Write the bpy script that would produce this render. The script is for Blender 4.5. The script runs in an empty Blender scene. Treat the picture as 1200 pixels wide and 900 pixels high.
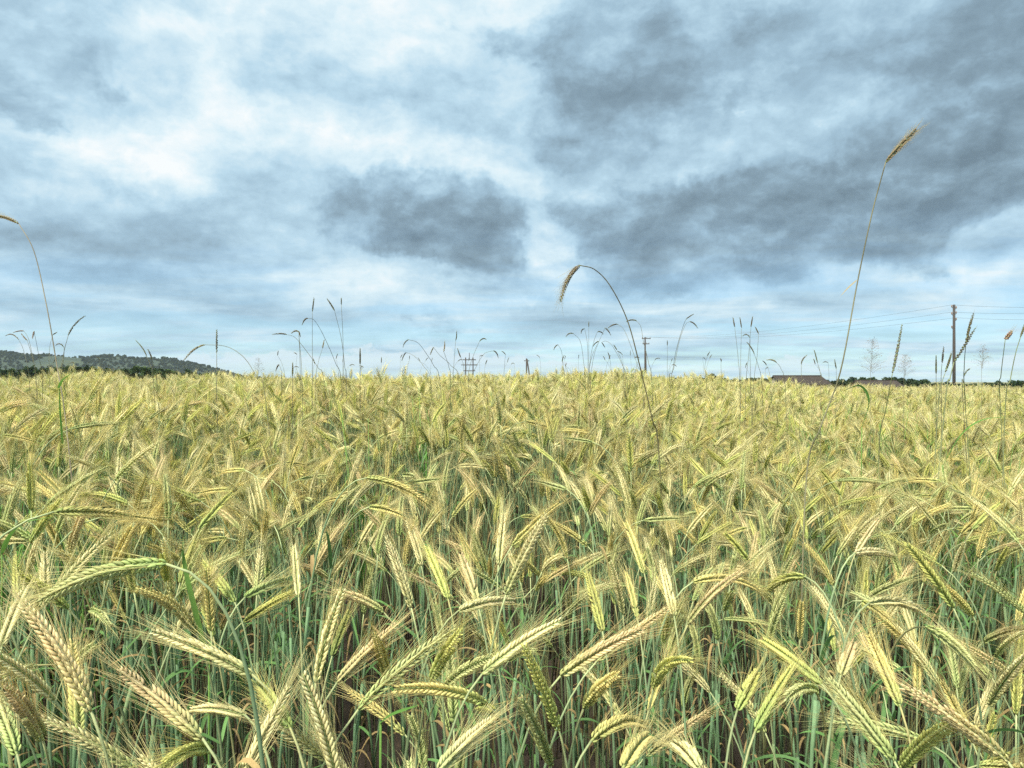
import bpy, math, random
import numpy as np
from mathutils import Vector

# ------------------------------------------------------------------ basics
scn = bpy.context.scene
COL = scn.collection
rad = math.radians
RNG = np.random.default_rng(11)
random.seed(11)

F = 820.0            # focal length in pixels of the 1200 px wide photograph
HY = 446.0           # pixel row of the true horizon
CZ = 1.46            # eye height

# ------------------------------------------------------------------ camera
cam = bpy.data.cameras.new('camera')
cam.sensor_width = 36.0
cam.lens = F / 1200.0 * 36.0
cam.shift_y = -(450.0 - HY) / 1200.0
cam.clip_start = 0.05
cam.clip_end = 20000
camo = bpy.data.objects.new('camera', cam)
camo.location = (0, 0, CZ)
camo.rotation_euler = (rad(90), 0, 0)
COL.objects.link(camo)
scn.camera = camo

# ------------------------------------------------------------------ exposure
vs = scn.view_settings
vs.view_transform = 'Standard'
vs.look = 'None'
vs.gamma = 1.0
vs.use_curve_mapping = False
vs.exposure = 2.2
EXPF = 2.0 ** vs.exposure
scn.cycles.max_bounces = 6
scn.cycles.diffuse_bounces = 3
scn.cycles.glossy_bounces = 2
scn.cycles.transmission_bounces = 3
scn.cycles.volume_bounces = 2
scn.cycles.use_denoising = False
scn.cycles.use_adaptive_sampling = True
scn.cycles.adaptive_threshold = 0.02

# ------------------------------------------------------------------ sun
SUN = Vector((-0.32, -0.52, 0.79)).normalized()
sun = bpy.data.lights.new('sun', 'SUN')
sun.energy = 1.5
sun.angle = rad(14)
sun.color = (1.0, 0.93, 0.80)
suno = bpy.data.objects.new('sun', sun)
suno.rotation_euler = SUN.to_track_quat('Z', 'Y').to_euler()
suno.location = (0, 0, 30)
COL.objects.link(suno)

# ------------------------------------------------------------------ sky
world = bpy.data.worlds.new('World')
scn.world = world
world.use_nodes = True
wt = world.node_tree
wt.nodes.clear()
WS = 0.06            # background strength


class N:
    """tiny node-graph helper"""
    def __init__(self, tree): self.t = tree
    def node(self, typ, **kw):
        n = self.t.nodes.new(typ)
        for k, v in kw.items(): setattr(n, k, v)
        return n
    def put(self, sock, v):
        if v is None: return
        if hasattr(v, 'is_output'): self.t.links.new(v, sock)
        else: sock.default_value = v
    def math(self, op, a, b=None, c=None, clamp=False):
        n = self.node('ShaderNodeMath', operation=op, use_clamp=clamp)
        self.put(n.inputs[0], a); self.put(n.inputs[1], b); self.put(n.inputs[2], c)
        return n.outputs[0]
    def vec(self, op, a, b=None):
        n = self.node('ShaderNodeVectorMath', operation=op)
        self.put(n.inputs[0], a); self.put(n.inputs[1], b)
        return n.outputs['Value'] if op in ('LENGTH', 'DOT_PRODUCT', 'DISTANCE') else n.outputs['Vector']
    def noise(self, v, scale, detail=6, rough=0.55, dist=0.0, out='Fac', lac=2.0, dim='3D'):
        n = self.node('ShaderNodeTexNoise', noise_dimensions=dim)
        self.put(n.inputs['Vector'], v)
        n.inputs['Scale'].default_value = scale
        n.inputs['Detail'].default_value = detail
        n.inputs['Roughness'].default_value = rough
        n.inputs['Lacunarity'].default_value = lac
        n.inputs['Distortion'].default_value = dist
        return n.outputs[out]
    def mrange(self, v, a, b, c=0.0, d=1.0, smooth=True):
        n = self.node('ShaderNodeMapRange')
        n.interpolation_type = 'SMOOTHSTEP' if smooth else 'LINEAR'
        self.put(n.inputs[0], v)
        for i, x in enumerate((a, b, c, d)): n.inputs[i + 1].default_value = x
        return n.outputs[0]
    def ramp(self, v, stops):
        n = self.node('ShaderNodeValToRGB')
        cr = n.color_ramp
        while len(cr.elements) < len(stops): cr.elements.new(0.5)
        for e, (p, c) in zip(cr.elements, stops):
            e.position = p; e.color = (*c, 1)
        self.put(n.inputs[0], v)
        return n.outputs[0]
    def mix(self, f, a, b, blend='MIX'):
        n = self.node('ShaderNodeMix', data_type='RGBA', blend_type=blend)
        self.put(n.inputs[0], f)
        self.put(n.inputs[6], a if hasattr(a, 'is_output') else (*a, 1))
        self.put(n.inputs[7], b if hasattr(b, 'is_output') else (*b, 1))
        return n.outputs[2]


def pix_dir(px, py):
    d = np.array([(px - 600) / F, 1.0, (HY - py) / F])
    return d / np.linalg.norm(d)


def build_sky():
    g = N(wt)
    tc = g.node('ShaderNodeTexCoord')
    D = tc.outputs['Generated']
    sep = g.node('ShaderNodeSeparateXYZ'); g.put(sep.inputs[0], D)
    z = g.math('MAXIMUM', sep.outputs[2], 0.0)
    zc = g.math('ADD', z, 0.085)
    cx = g.node('ShaderNodeCombineXYZ')
    g.put(cx.inputs[0], g.math('DIVIDE', sep.outputs[0], zc))
    g.put(cx.inputs[1], g.math('DIVIDE', sep.outputs[1], zc))
    Q = cx.outputs[0]                                   # the cloud deck seen in perspective
    w1 = g.vec('SUBTRACT', g.noise(Q, 0.5, 1, 0.5, out='Color', dim='2D'), (0.5, 0.5, 0.5))
    Qw = g.vec('ADD', Q, g.vec('MULTIPLY', w1, (0.7, 0.7, 0)))
    nA = g.noise(Qw, 0.8, 6, 0.52, dim='2D')            # broad deck
    wd = g.vec('SUBTRACT', g.noise(D, 4.5, 6, 0.62, out='Color'), (0.5, 0.5, 0.5))
    Db = g.vec('ADD', D, g.vec('MULTIPLY', wd, (0.30, 0.30, 0.20)))
    Ds = g.vec('MULTIPLY', g.vec('ADD', D, g.vec('MULTIPLY', wd, (0.07, 0.07, 0.05))), (1.0, 1.0, 1.6))
    nC = g.noise(Ds, 6.5, 9, 0.60)                      # billows
    nC2 = g.noise(g.vec('ADD', Ds, (-0.010, 0.0, 0.026)), 6.5, 5, 0.60)
    emb = g.math('SUBTRACT', nC, nC2)

    def blob(px, py, rx, ry):
        c = pix_dir(px, py)
        k = math.sqrt(1 + ((px - 600) / F) ** 2)
        v = g.vec('MULTIPLY', g.vec('SUBTRACT', Db, tuple(c)), (F / rx * k, 0.0, F / ry))
        return g.mrange(g.vec('LENGTH', v), 1.5, 0.1)

    def total(start, items):
        v = start
        for px, py, rx, ry, w in items: v = g.math('MULTIPLY_ADD', blob(px, py, rx, ry), w, v)
        return v
    # thin bright deck with its openings (photograph pixel, radii, weight)
    tone = g.math('MULTIPLY_ADD', g.math('SUBTRACT', nA, 0.5), 0.80, 0.69)
    tone = total(tone, [(240, 90, 40, 40, 0.14), (625, 25, 55, 75, 0.20), (340, 10, 200, 60, 0.12), (180, 190, 90, 40, 0.12),
                        (500, 190, 120, 30, 0.12), (660, 300, 50, 30, 0.14), (360, 160, 100, 45, 0.08), (960, 330, 240, 22, 0.06),
                        (100, 270, 220, 50, -0.10), (480, 115, 150, 40, -0.10), (100, 100, 150, 80, 0.12), (650, 370, 90, 30, -0.12), (60, 350, 140, 30, -0.08)])
    lift = g.mrange(z, 0.02, 0.16)                       # fewer billows right at the horizon
    tone = g.math('MULTIPLY_ADD', g.math('MULTIPLY', g.math('SUBTRACT', nC, 0.5), lift), 0.50, tone)
    tone = g.math('MULTIPLY_ADD', g.math('MULTIPLY', emb, lift), 0.6, tone)
    # heavy grey cumulus
    cum = total(0.0, [(445, 252, 115, 58, 0.60), (540, 290, 85, 48, 0.55), (590, 310, 55, 28, 0.30), (385, 228, 55, 30, 0.25), (850, 268, 230, 70, 0.70), (1060, 170, 170, 95, 0.55),
                      (710, 65, 120, 85, 0.48), (770, 170, 120, 85, 0.45), (920, 70, 280, 110, 0.30), (1170, 100, 140, 130, 0.32), (1010, 245, 140, 60, 0.30),
                      (1190, 235, 80, 40, 0.35), (-15, 60, 55, 85, 0.60), (660, 290, 50, 50, -0.30), (600, 150, 70, 50, -0.2), (865, 165, 120, 36, -0.62), (1180, 180, 70, 30, -0.30)])
    cum = g.math('MULTIPLY_ADD', g.math('SUBTRACT', nC, 0.5), 1.9, cum)
    cum = g.math('MULTIPLY_ADD', g.math('SUBTRACT', nA, 0.5), 0.65, cum)
    mask = g.math('MULTIPLY', g.mrange(cum, 0.12, 0.46), 0.92)
    ct = g.math('MULTIPLY_ADD', g.mrange(cum, 0.15, 0.95), -0.36, 0.57)
    ct = g.math('MULTIPLY_ADD', emb, 1.7, ct)
    mf = g.node('ShaderNodeMix', data_type='FLOAT')
    g.put(mf.inputs[0], mask); g.put(mf.inputs[2], tone); g.put(mf.inputs[3], ct)
    tone = mf.outputs[0]
    # long streaks low down
    Qs = g.vec('MULTIPLY', Qw, (0.45, 1.0, 1.0))
    nS = g.noise(Qs, 1.1, 5, 0.6, dim='2D')
    low = g.mrange(z, 0.22, 0.05)
    tone = g.math('ADD', tone, g.math('MULTIPLY', g.math('MULTIPLY', g.math('SUBTRACT', nS, 0.5), low), 0.60))
    tone = g.math('MULTIPLY_ADD', low, -0.07, tone)
    cloud = g.ramp(tone, [(0.08, (.175, .255, .320)), (0.30, (.255, .370, .460)), (0.48, (.365, .535, .665)),
                          (0.64, (.51, .715, .85)), (0.80, (.72, .88, .955)), (0.94, (.94, .985, 1.0))])
    # blue sky through the gaps low down
    sky = g.node('ShaderNodeTexSky', sky_type='NISHITA')
    sky.sun_disc = False
    sky.sun_elevation = math.asin(SUN.z)
    sky.sun_rotation = math.atan2(SUN.x, SUN.y)
    sky.air_density = 1.0; sky.dust_density = 0.2; sky.ozone_density = 4.0
    skyc = g.mix(1.0, sky.outputs[0], tuple(q * 2.93 / EXPF for q in (0.70, 0.86, 0.92)), 'MULTIPLY')
    gap = g.math('MULTIPLY', g.mrange(nS, 0.60, 0.38), g.mrange(z, 0.24, 0.02))
    gap = g.math('MULTIPLY', gap, 0.42)
    k = 1.0 / (WS * EXPF)
    cl = g.mix(1.0, cloud, (k, k, k), 'MULTIPLY')
    out = g.mix(gap, cl, skyc)
    # a bank of fair-weather puffs standing on the horizon
    pz = g.math('ADD', 0.022, g.math('MULTIPLY', g.math('SUBTRACT', nC, 0.5), 0.16))
    pm = g.math('MULTIPLY', g.mrange(g.math('SUBTRACT', pz, z), -0.003, 0.004), g.mrange(z, 0.0, 0.03))
    out = g.mix(g.math('MULTIPLY', pm, 0.75), out, (.72 * k, .85 * k, .92 * k))
    bg = g.node('ShaderNodeBackground')
    g.put(bg.inputs[0], out)
    bg.inputs[1].default_value = WS
    o = g.node('ShaderNodeOutputWorld')
    wt.links.new(bg.outputs[0], o.inputs[0])


build_sky()
world.cycles.sampling_method = 'NONE'           # the cloud deck is even enough for plain sampling

# ------------------------------------------------------------------ mesh helpers
class MB:
    def __init__(self): self.V, self.T, self.C, self.n = [], [], [], 0
    def add(self, v, t, c):
        v = np.asarray(v, float); c = np.asarray(c, float)
        if c.ndim == 1: c = np.tile(c, (len(v), 1))
        self.V.append(v); self.T.append(np.asarray(t, int) + self.n); self.C.append(c); self.n += len(v)
    def merge(self, o, M=None, off=(0, 0, 0), tint=None):
        if not o.n: return
        v = np.vstack(o.V)
        if M is not None: v = v @ M.T
        c = np.vstack(o.C)
        if tint is not None: c = c * np.append(tint, 1.0)
        self.add(v + np.asarray(off), np.vstack(o.T), c)
    def mesh(self, name, mat, smooth=True):
        me = bpy.data.meshes.new(name)
        v = np.vstack(self.V).astype(np.float32); t = np.vstack(self.T).astype(np.int32)
        me.vertices.add(len(v)); me.vertices.foreach_set('co', v.ravel())
        me.loops.add(3 * len(t)); me.loops.foreach_set('vertex_index', t.ravel())
        me.polygons.add(len(t)); me.polygons.foreach_set('loop_start', np.arange(len(t), dtype=np.int32) * 3)
        me.polygons.foreach_set('use_smooth', np.full(len(t), smooth))
        a = me.color_attributes.new('Col', 'FLOAT_COLOR', 'POINT')
        a.data.foreach_set('color', np.vstack(self.C).astype(np.float32).ravel())
        me.update(calc_edges=True)
        me.validate()
        if mat: me.materials.append(mat)
        return me


def nrm(v):
    v = np.asarray(v, float); return v / (np.linalg.norm(v) + 1e-12)


def frames(P):
    P = np.asarray(P, float)
    T = np.gradient(P, axis=0); T /= np.linalg.norm(T, axis=1)[:, None] + 1e-12
    a = np.array([1.0, 0, 0]) if abs(T[0][0]) < 0.8 else np.array([0, 1.0, 0])
    A = np.zeros_like(P)
    for i in range(len(P)):
        a = a - T[i] * np.dot(a, T[i]); a = nrm(a); A[i] = a
    return T, A, np.cross(T, A)


def tube(mb, P, R, sides, C, cap=True):
    P = np.asarray(P, float); n = len(P)
    R = np.broadcast_to(np.asarray(R, float), (n,))
    T, A, B = frames(P)
    th = np.arange(sides) * 2 * math.pi / sides
    V = (P[:, None] + R[:, None, None] * (np.cos(th)[None, :, None] * A[:, None] + np.sin(th)[None, :, None] * B[:, None])).reshape(-1, 3)
    i = np.arange(n - 1)[:, None] * sides; j = np.arange(sides)[None]; k = (j + 1) % sides
    a, b, c, d = (i + j).ravel(), (i + k).ravel(), (i + sides + k).ravel(), (i + sides + j).ravel()
    t = np.vstack([np.column_stack([a, b, c]), np.column_stack([a, c, d])])
    if cap:
        e = (n - 1) * sides
        t = np.vstack([t] + [[[e, e + q, e + q + 1]] for q in range(1, sides - 1)] + [[[0, q + 1, q]] for q in range(1, sides - 1)])
    C = np.asarray(C, float)
    if C.ndim == 1: C = np.tile(C, (n, 1))
    mb.add(V, t, np.repeat(C, sides, axis=0))


def bez(p0, p1, p2, p3, n):
    t = np.linspace(0, 1, n)[:, None]
    return (1 - t) ** 3 * p0 + 3 * t * (1 - t) ** 2 * p1 + 3 * t * t * (1 - t) * p2 + t ** 3 * p3


def catmull(P, n):
    P = np.asarray(P, float)
    E = np.vstack([2 * P[0] - P[1], P, 2 * P[-1] - P[-2]])
    seg = len(P) - 1; out = []
    for s in np.linspace(0, seg, n):
        i = min(int(s), seg - 1); u = s - i
        a, b, c, d = E[i], E[i + 1], E[i + 2], E[i + 3]
        out.append(0.5 * (2 * b + (c - a) * u + (2 * a - 5 * b + 4 * c - d) * u * u + (3 * b - a - 3 * c + d) * u ** 3))
    return np.array(out)


# ------------------------------------------------------------------ materials
def plant_material(name, rough=0.68, var=0.30, scale=420):
    m = bpy.data.materials.new(name); m.use_nodes = True
    t = m.node_tree; t.nodes.clear(); g = N(t)
    at = g.node('ShaderNodeAttribute', attribute_name='Col')
    oi = g.node('ShaderNodeObjectInfo')
    tc = g.node('ShaderNodeTexCoord')
    n = g.noise(tc.outputs['Object'], scale, 3, 0.6)
    f = g.math('ADD', g.math('MULTIPLY', g.math('SUBTRACT', n, 0.5), 2 * var), 1.0)
    f = g.math('MULTIPLY', f, g.math('ADD', 0.88, g.math('MULTIPLY', oi.outputs['Random'], 0.24)))
    cb = g.node('ShaderNodeCombineXYZ')
    for i in range(3): g.put(cb.inputs[i], f)
    c = g.mix(1.0, at.outputs['Color'], cb.outputs[0], 'MULTIPLY')
    p = g.node('ShaderNodeBsdfPrincipled')
    g.put(p.inputs['Base Color'], c)
    p.inputs['Roughness'].default_value = rough
    p.inputs['Specular IOR Level'].default_value = 0.22
    tr = g.node('ShaderNodeBsdfTranslucent')
    g.put(tr.inputs['Color'], c)
    mx = g.node('ShaderNodeMixShader')
    g.put(mx.inputs[0], at.outputs['Alpha'])
    t.links.new(p.outputs[0], mx.inputs[1]); t.links.new(tr.outputs[0], mx.inputs[2])
    o = g.node('ShaderNodeOutputMaterial'); t.links.new(mx.outputs[0], o.inputs[0])
    return m


def flat_material(name, stops, scale=1.0, rough=0.85, detail=8, bump=0.0, mapping=(1, 1, 1)):
    m = bpy.data.materials.new(name); m.use_nodes = True
    t = m.node_tree; t.nodes.clear(); g = N(t)
    tc = g.node('ShaderNodeTexCoord')
    v = g.vec('MULTIPLY', tc.outputs['Object'], mapping)
    n = g.noise(v, scale, detail, 0.6)
    c = g.ramp(n, stops)
    p = g.node('ShaderNodeBsdfPrincipled')
    g.put(p.inputs['Base Color'], c); p.inputs['Roughness'].default_value = rough
    if bump:
        b = g.node('ShaderNodeBump'); b.inputs['Strength'].default_value = bump
        g.put(b.inputs['Height'], n); t.links.new(b.outputs[0], p.inputs['Normal'])
    o = g.node('ShaderNodeOutputMaterial'); t.links.new(p.outputs[0], o.inputs[0])
    return m


M_PLANT = plant_material('cereal')
M_GRASS = plant_material('dry_grass', 0.6)
M_TREE = plant_material('foliage', 0.7, 0.3, 0.6)
M_SOIL = flat_material('soil', [(0.3, (.025, .017, .012)), (0.55, (.05, .035, .023)), (0.75, (.085, .062, .04))], 9.0, 0.95, 10, 0.6)
M_FAR = flat_material('far_fields', [(0.35, (.10, .13, .04)), (0.5, (.20, .19, .08)), (0.65, (.30, .26, .13))], 0.006, 0.95)
M_HILL = flat_material('wooded_hill', [(0.38, (.018, .034, .022)), (0.55, (.035, .055, .030)), (0.70, (.06, .075, .035))], 0.012, 0.95)
M_WOOD = flat_material('weathered_wood', [(0.3, (.030, .026, .024)), (0.7, (.075, .064, .057))], 3.0, 0.8, 6, 0.2, (6, 6, 0.4))
M_WIRE = flat_material('wire', [(0.3, (.10, .11, .12)), (0.7, (.16, .17, .18))], 2.0, 0.5)
M_PORC = flat_material('porcelain', [(0.3, (.20, .12, .08)), (0.7, (.30, .19, .12))], 5.0, 0.3)
M_ROOF = flat_material('clay_roof', [(0.3, (.030, .023, .019)), (0.7, (.055, .041, .033))], 0.8, 0.9, 8, 0, (1, 1, 6))
M_WALL = flat_material('render_wall', [(0.3, (.30, .27, .23)), (0.7, (.42, .38, .33))], 0.6, 0.9)
M_GLASS = flat_material('dark_window', [(0.3, (.03, .035, .04)), (0.7, (.06, .07, .08))], 0.6, 0.2)


def link(o, parent=None, **props):
    COL.objects.link(o)
    if parent is not None: o.parent = parent
    for k, v in props.items(): o[k] = v
    return o


def mesh_obj(name, mb, mat, parent=None, smooth=True, **props):
    me = mb if isinstance(mb, bpy.types.Mesh) else mb.mesh(name, mat, smooth)
    return link(bpy.data.objects.new(name, me), parent, **props)


def empty(name, loc, **props):
    o = bpy.data.objects.new(name, None)
    o.empty_display_size = 0.05
    o.location = loc
    return link(o, None, **props)


# ------------------------------------------------------------------ terrain
AA = np.array([-3, -.73, -.3, 0, .12, .22, .34, .5, .73, 3.0])
AH = np.array([.75, .82, .96, 1.0, .96, .80, .56, .34, .14, .10])
HYS = np.array([-10, .7, 1.1, 1.6, 2.2, 3, 4.5, 6, 8, 10, 13, 16, 20, 26, 34, 46, 70, 120, 300, 400])
HHS = np.array([0, 0, .04, .09, .13, .18, .235, .27, .305, .33, .34, .31, .22, .02, -.2, -.9, -2.2, -4.0, -5.0, -5.0])


def sstep(a, b, x):
    t = np.clip((np.asarray(x, float) - a) / (b - a), 0, 1); return t * t * (3 - 2 * t)


def ground_h(x, y):
    x = np.asarray(x, float); y = np.asarray(y, float)
    a = x / np.maximum(np.abs(y), 2.0)
    h = np.interp(np.where(y > 0, np.hypot(x * .55, y), y), HYS, HHS)
    return np.where(h > 0, h * np.interp(a, AA, AH), h)


def build_ground():
    def sheet(xs, ys, mat, name, **kw):
        X, Y = np.meshgrid(xs, ys); Z = ground_h(X, Y)
        if name == 'soil_ground':
            Z = Z + 0.02 * np.sin(X * 40) * np.sin(Y * 2.1) * (np.abs(X) < 6) * (np.abs(Y) < 8)
        else:
            r = np.hypot(X, Y); Z = Z - 0.6 * sstep(60, 40, r)
        V = np.column_stack([X.ravel(), Y.ravel(), Z.ravel()])
        nx, ny = len(xs), len(ys)
        i, j = np.meshgrid(np.arange(nx - 1), np.arange(ny - 1)); q = (j * nx + i).ravel()
        t = np.vstack([np.column_stack([q, q + 1, q + nx + 1]), np.column_stack([q, q + nx + 1, q + nx])])
        mb = MB(); mb.add(V, t, (1, 1, 1, 1))
        return mesh_obj(name, mb, mat, **kw)
    s = np.unique(np.concatenate([np.linspace(-6, 6, 241), np.linspace(-60, 60, 121)]))
    sheet(s, np.unique(np.concatenate([np.linspace(-8, 8, 81), np.linspace(-30, 50, 81)])), M_SOIL, 'soil_ground', kind='structure')
    f = np.unique(np.concatenate([np.linspace(-200, 200, 81), np.linspace(-3000, 3000, 41)]))
    sheet(f, f, M_FAR, 'countryside', kind='structure')


build_ground()

# ------------------------------------------------------------------ cereal ears
TONES = {
    'pale straw': (.83, .73, .40),
    'golden': (.77, .65, .26),
    'yellow-green': (.63, .63, .20),
    'pinkish tan': (.77, .61, .34),
    'grey-green': (.55, .58, .27),
}
TNAMES = list(TONES)
TWEIGHT = np.array([.37, .19, .27, .05, .12])
GREEN = np.array([.33, .46, .15])


def floret_template(sides=6):
    us = [0.0, 0.14, 0.42, 0.74, 1.0]; ws = [0.0, 0.62, 1.0, 0.66, 0.0]
    V = [(0, 0, 0)]; U = [0.0]
    for u, w in zip(us[1:-1], ws[1:-1]):
        for k in range(sides):
            th = 2 * math.pi * k / sides
            V.append((w * math.cos(th), w * math.sin(th) + 0.35 * math.sin(math.pi * u), u)); U.append(u)
    V.append((0, 0.0, 1.0)); U.append(1.0)
    t = []
    for k in range(sides): t.append((0, 1 + (k + 1) % sides, 1 + k))
    for r in range(2):
        for k in range(sides):
            a = 1 + r * sides + k; b = 1 + r * sides + (k + 1) % sides
            t += [(a, b, b + sides), (a, b + sides, a + sides)]
    e = len(V) - 1; s0 = 1 + 2 * sides
    for k in range(sides): t.append((s0 + k, s0 + (k + 1) % sides, e))
    return np.array(V, float), np.array(t), np.array(U)


FT6 = floret_template(6)
FT4 = floret_template(4)


def make_ear(rng, P0, P1, P2, tone, nodes=38, spin=None, awn=0.060, awn_frac=0.80, tpl=FT6, width=1.0, greenness=0.5, awn_r=0.00025, awn_seg=3, splay=1.0, fl_len=None):
    """ear along the quadratic curve P0-P1-P2 -> (ear MB, awns MB)"""
    ear, awns = MB(), MB()
    t = np.linspace(0, 1, nodes + 1)[:, None]
    C = (1 - t) ** 2 * P0 + 2 * t * (1 - t) * P1 + t * t * P2
    T, A, B = frames(C)
    sp = rng.uniform(0, 2 * math.pi) if spin is None else spin
    L = np.linalg.norm(np.diff(C, axis=0), axis=1).sum()
    tone = np.array(tone)
    tube(ear, C, np.linspace(0.0016, 0.0008, nodes + 1), 4, np.append(GREEN * 0.6 + tone * 0.2, 0.1))
    TV, TT, TU = tpl
    step = L / nodes
    flen0 = fl_len or (0.0125 if nodes >= 30 else step * 4.2)
    for i in range(nodes):
        u = (i + 0.5) / nodes
        side = 1 if i % 2 else -1
        S = math.cos(sp) * A[i] + math.sin(sp) * B[i]
        Fc = np.cross(T[i], S)
        sz = min(1.0, 0.62 + 3.2 * u) * (1 - 0.48 * max(0, u - 0.55) / 0.45)
        gr = np.clip((1 - u * 1.55) * greenness * 1.3 + rng.normal(0, .07), 0, 1)
        base_col = tone * (1 - gr) + GREEN * gr
        for f in (1, -1):
            d = nrm(T[i] * 1.0 + S * side * rng.normal(.40, .05) * splay + Fc * f * rng.normal(.24, .06) * splay)
            o = C[i] + S * side * 0.0012 * width + Fc * f * 0.0019 * width * sz
            fl = flen0 * sz * rng.uniform(.92, 1.08)
            out = nrm(S * side + Fc * f * 0.8); out = nrm(out - d * np.dot(out, d)); wv = np.cross(d, out)
            V = o + np.outer(TV[:, 0] * 0.00235 * width * sz, wv) + np.outer(TV[:, 1] * 0.0020 * width * sz, out) + np.outer(TV[:, 2] * fl, d)
            k = rng.uniform(.86, 1.10)
            if rng.random() < .03: continue
            if rng.random() < .05: k *= .72
            cl = base_col[None] * k * (0.86 + 0.30 * TU[:, None]) + np.array([.05, .035, .0])[None] * TU[:, None]
            ear.add(V, TT, np.column_stack([np.clip(cl, 0, .85), np.full(len(cl), 0.16)]))
            if rng.random() < awn_frac:
                al = awn * rng.uniform(.72, 1.12) * (0.75 + 0.35 * math.sin(math.pi * min(1, u + .15)))
                ad = nrm(T[i] * 1.0 + d * 0.55 + rng.normal(0, .085, 3))
                tip = o + d * fl * 0.93
                bend = nrm(S * side + Fc * f * .5) * al * rng.uniform(-.02, .10)
                tt = np.linspace(0, 1, awn_seg)[:, None]
                AP = tip + ad * al * tt + bend * tt * tt
                ac = np.clip(tone * 0.45 + np.array([.85, .75, .36]) * 0.60, 0, .85) * rng.uniform(.85, 1.1)
                tube(awns, AP, awn_r * np.linspace(1.0, 0.35, awn_seg), 3, np.append(ac, 0.35), cap=False)
    return ear, awns


def make_leaf(rng, base, az, length, width, rise, droop, col, alpha=0.3, n=9, twist=0.6):
    mb = MB()
    h = np.array([math.cos(az), math.sin(az), 0]); t = np.linspace(0, 1, n)
    P = base + np.outer(t * length * math.cos(rise), h) + np.outer(t * length * math.sin(rise) - droop * length * t ** 2.2, (0, 0, 1))
    T, A, B = frames(P)
    w = width * 0.5 * np.clip(np.minimum(1, .55 + 3 * t) * (1 - t ** 2.4), 0.02, 1)
    side = np.cross(np.tile([0, 0, 1.0], (n, 1)) + 1e-3, T); side /= np.linalg.norm(side, axis=1)[:, None]
    up = np.cross(T, side)
    tw = rng.normal(0, .3) + twist * rng.normal() * t
    S = side * np.cos(tw)[:, None] + up * np.sin(tw)[:, None]; U = np.cross(T, S)
    V = np.stack([P - S * w[:, None] + U * (w * .25)[:, None], P, P + S * w[:, None] + U * (w * .25)[:, None]], 1).reshape(-1, 3)
    q = np.arange(n - 1)[:, None] * 3 + np.arange(2)[None]; q = q.ravel()
    tr = np.vstack([np.column_stack([q, q + 1, q + 4]), np.column_stack([q, q + 4, q + 3])])
    c = np.array(col)[None] * (1 + .15 * np.repeat(t, 3)[:, None])
    mb.add(V, tr, np.column_stack([c, np.full(len(c), alpha)]))
    return mb


STEM_LO = np.array([.11, .08, .04]); STEM_MID = np.array([.175, .265, .14]); STEM_HI = np.array([.42, .47, .23])  # brown stem foot, darkened further: shade of the gaps put into the colour


def make_stem(rng, pts, r0=0.0021, r1=0.0013, sides=6, blue=1.0):
    mb = MB(); n = len(pts)
    u = np.linspace(0, 1, n)
    dry = rng.uniform(0, .7) if rng.random() < .35 else 0
    lo = STEM_LO; mid = STEM_MID * (1 - dry) + np.array([.42, .34, .14]) * dry
    hi = STEM_HI * (1 - dry) + np.array([.50, .43, .17]) * dry
    C = np.array([np.array([np.interp(x, [0, .42, .74, 1], [lo[k], mid[k], mid[k], hi[k]]) for k in range(3)]) for x in u]) * rng.uniform(.85, 1.15)
    R = np.interp(u, [0, .6, .9, 1], [r0, r0 * .95, r1, r1 * .95])
    tube(mb, pts, R, sides, np.column_stack([C, np.full(n, .05)]))
    # leaf sheath: thicker sleeve below a joint
    k0, k1 = int(n * .34), int(n * .60)
    if k1 - k0 > 2:
        tube(mb, pts[k0:k1], np.linspace(r0 * 1.25, r0 * 1.55, k1 - k0), sides, np.column_stack([C[k0:k1] * np.array([.95, 1.06, 1.02]), np.full(k1 - k0, .05)]))
    return mb


def ear_curve(rng, base, chord, bulge):
    """control points of an ear: bulges upward across the chord"""
    L = np.linalg.norm(chord); d = chord / L
    up = np.array([0, 0, 1.0]); b = up - d * np.dot(up, d)
    if np.linalg.norm(b) < .15: b = b + np.cross(d, [0, 1, 0]) * .4
    b = nrm(b)
    return base, base + chord * .5 + b * L * bulge, base + chord


def stem_path(rng, root, base, tan, n=16, arch=0.125):
    root = np.asarray(root, float); base = np.asarray(base, float)
    H = np.linalg.norm(base - root)
    w = rng.normal(0, .02, 3) * np.array([1, 1, 0])
    p1 = root + np.array([0, 0, H * .55]) + w
    p2 = base - nrm(tan) * H * arch * 1.25 - np.array([0, 0, H * .02])
    if p2[2] > base[2] + 0.10: p2[2] = base[2] + 0.10
    t = np.concatenate([np.linspace(0, .6, n // 2, endpoint=False), np.linspace(.6, 1, n - n // 2)])[:, None]
    return (1 - t) ** 3 * root + 3 * t * (1 - t) ** 2 * p1 + 3 * t * t * (1 - t) * p2 + t ** 3 * base


def leaf_set(rng, path, count):
    out = []
    for k in range(count):
        q = path[int(len(path) * rng.uniform(.28, .66))]
        dead = rng.random() < .52
        if dead:
            col = np.array([.40, .29, .13]) * rng.uniform(.7, 1.2); ln = rng.uniform(.05, .13); wd = rng.uniform(.004, .008); dr = rng.uniform(.5, 1.6)
        else:
            col = np.array([.13, .26, .065]) * rng.uniform(.8, 1.3) + np.array([.0, .0, .02]); ln = rng.uniform(.09, .19); wd = rng.uniform(.005, .009); dr = rng.uniform(.2, .8)
        out.append(make_leaf(rng, q, rng.uniform(0, 6.283), ln, wd, rng.uniform(.5, 1.2), dr, col))
    return out


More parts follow.
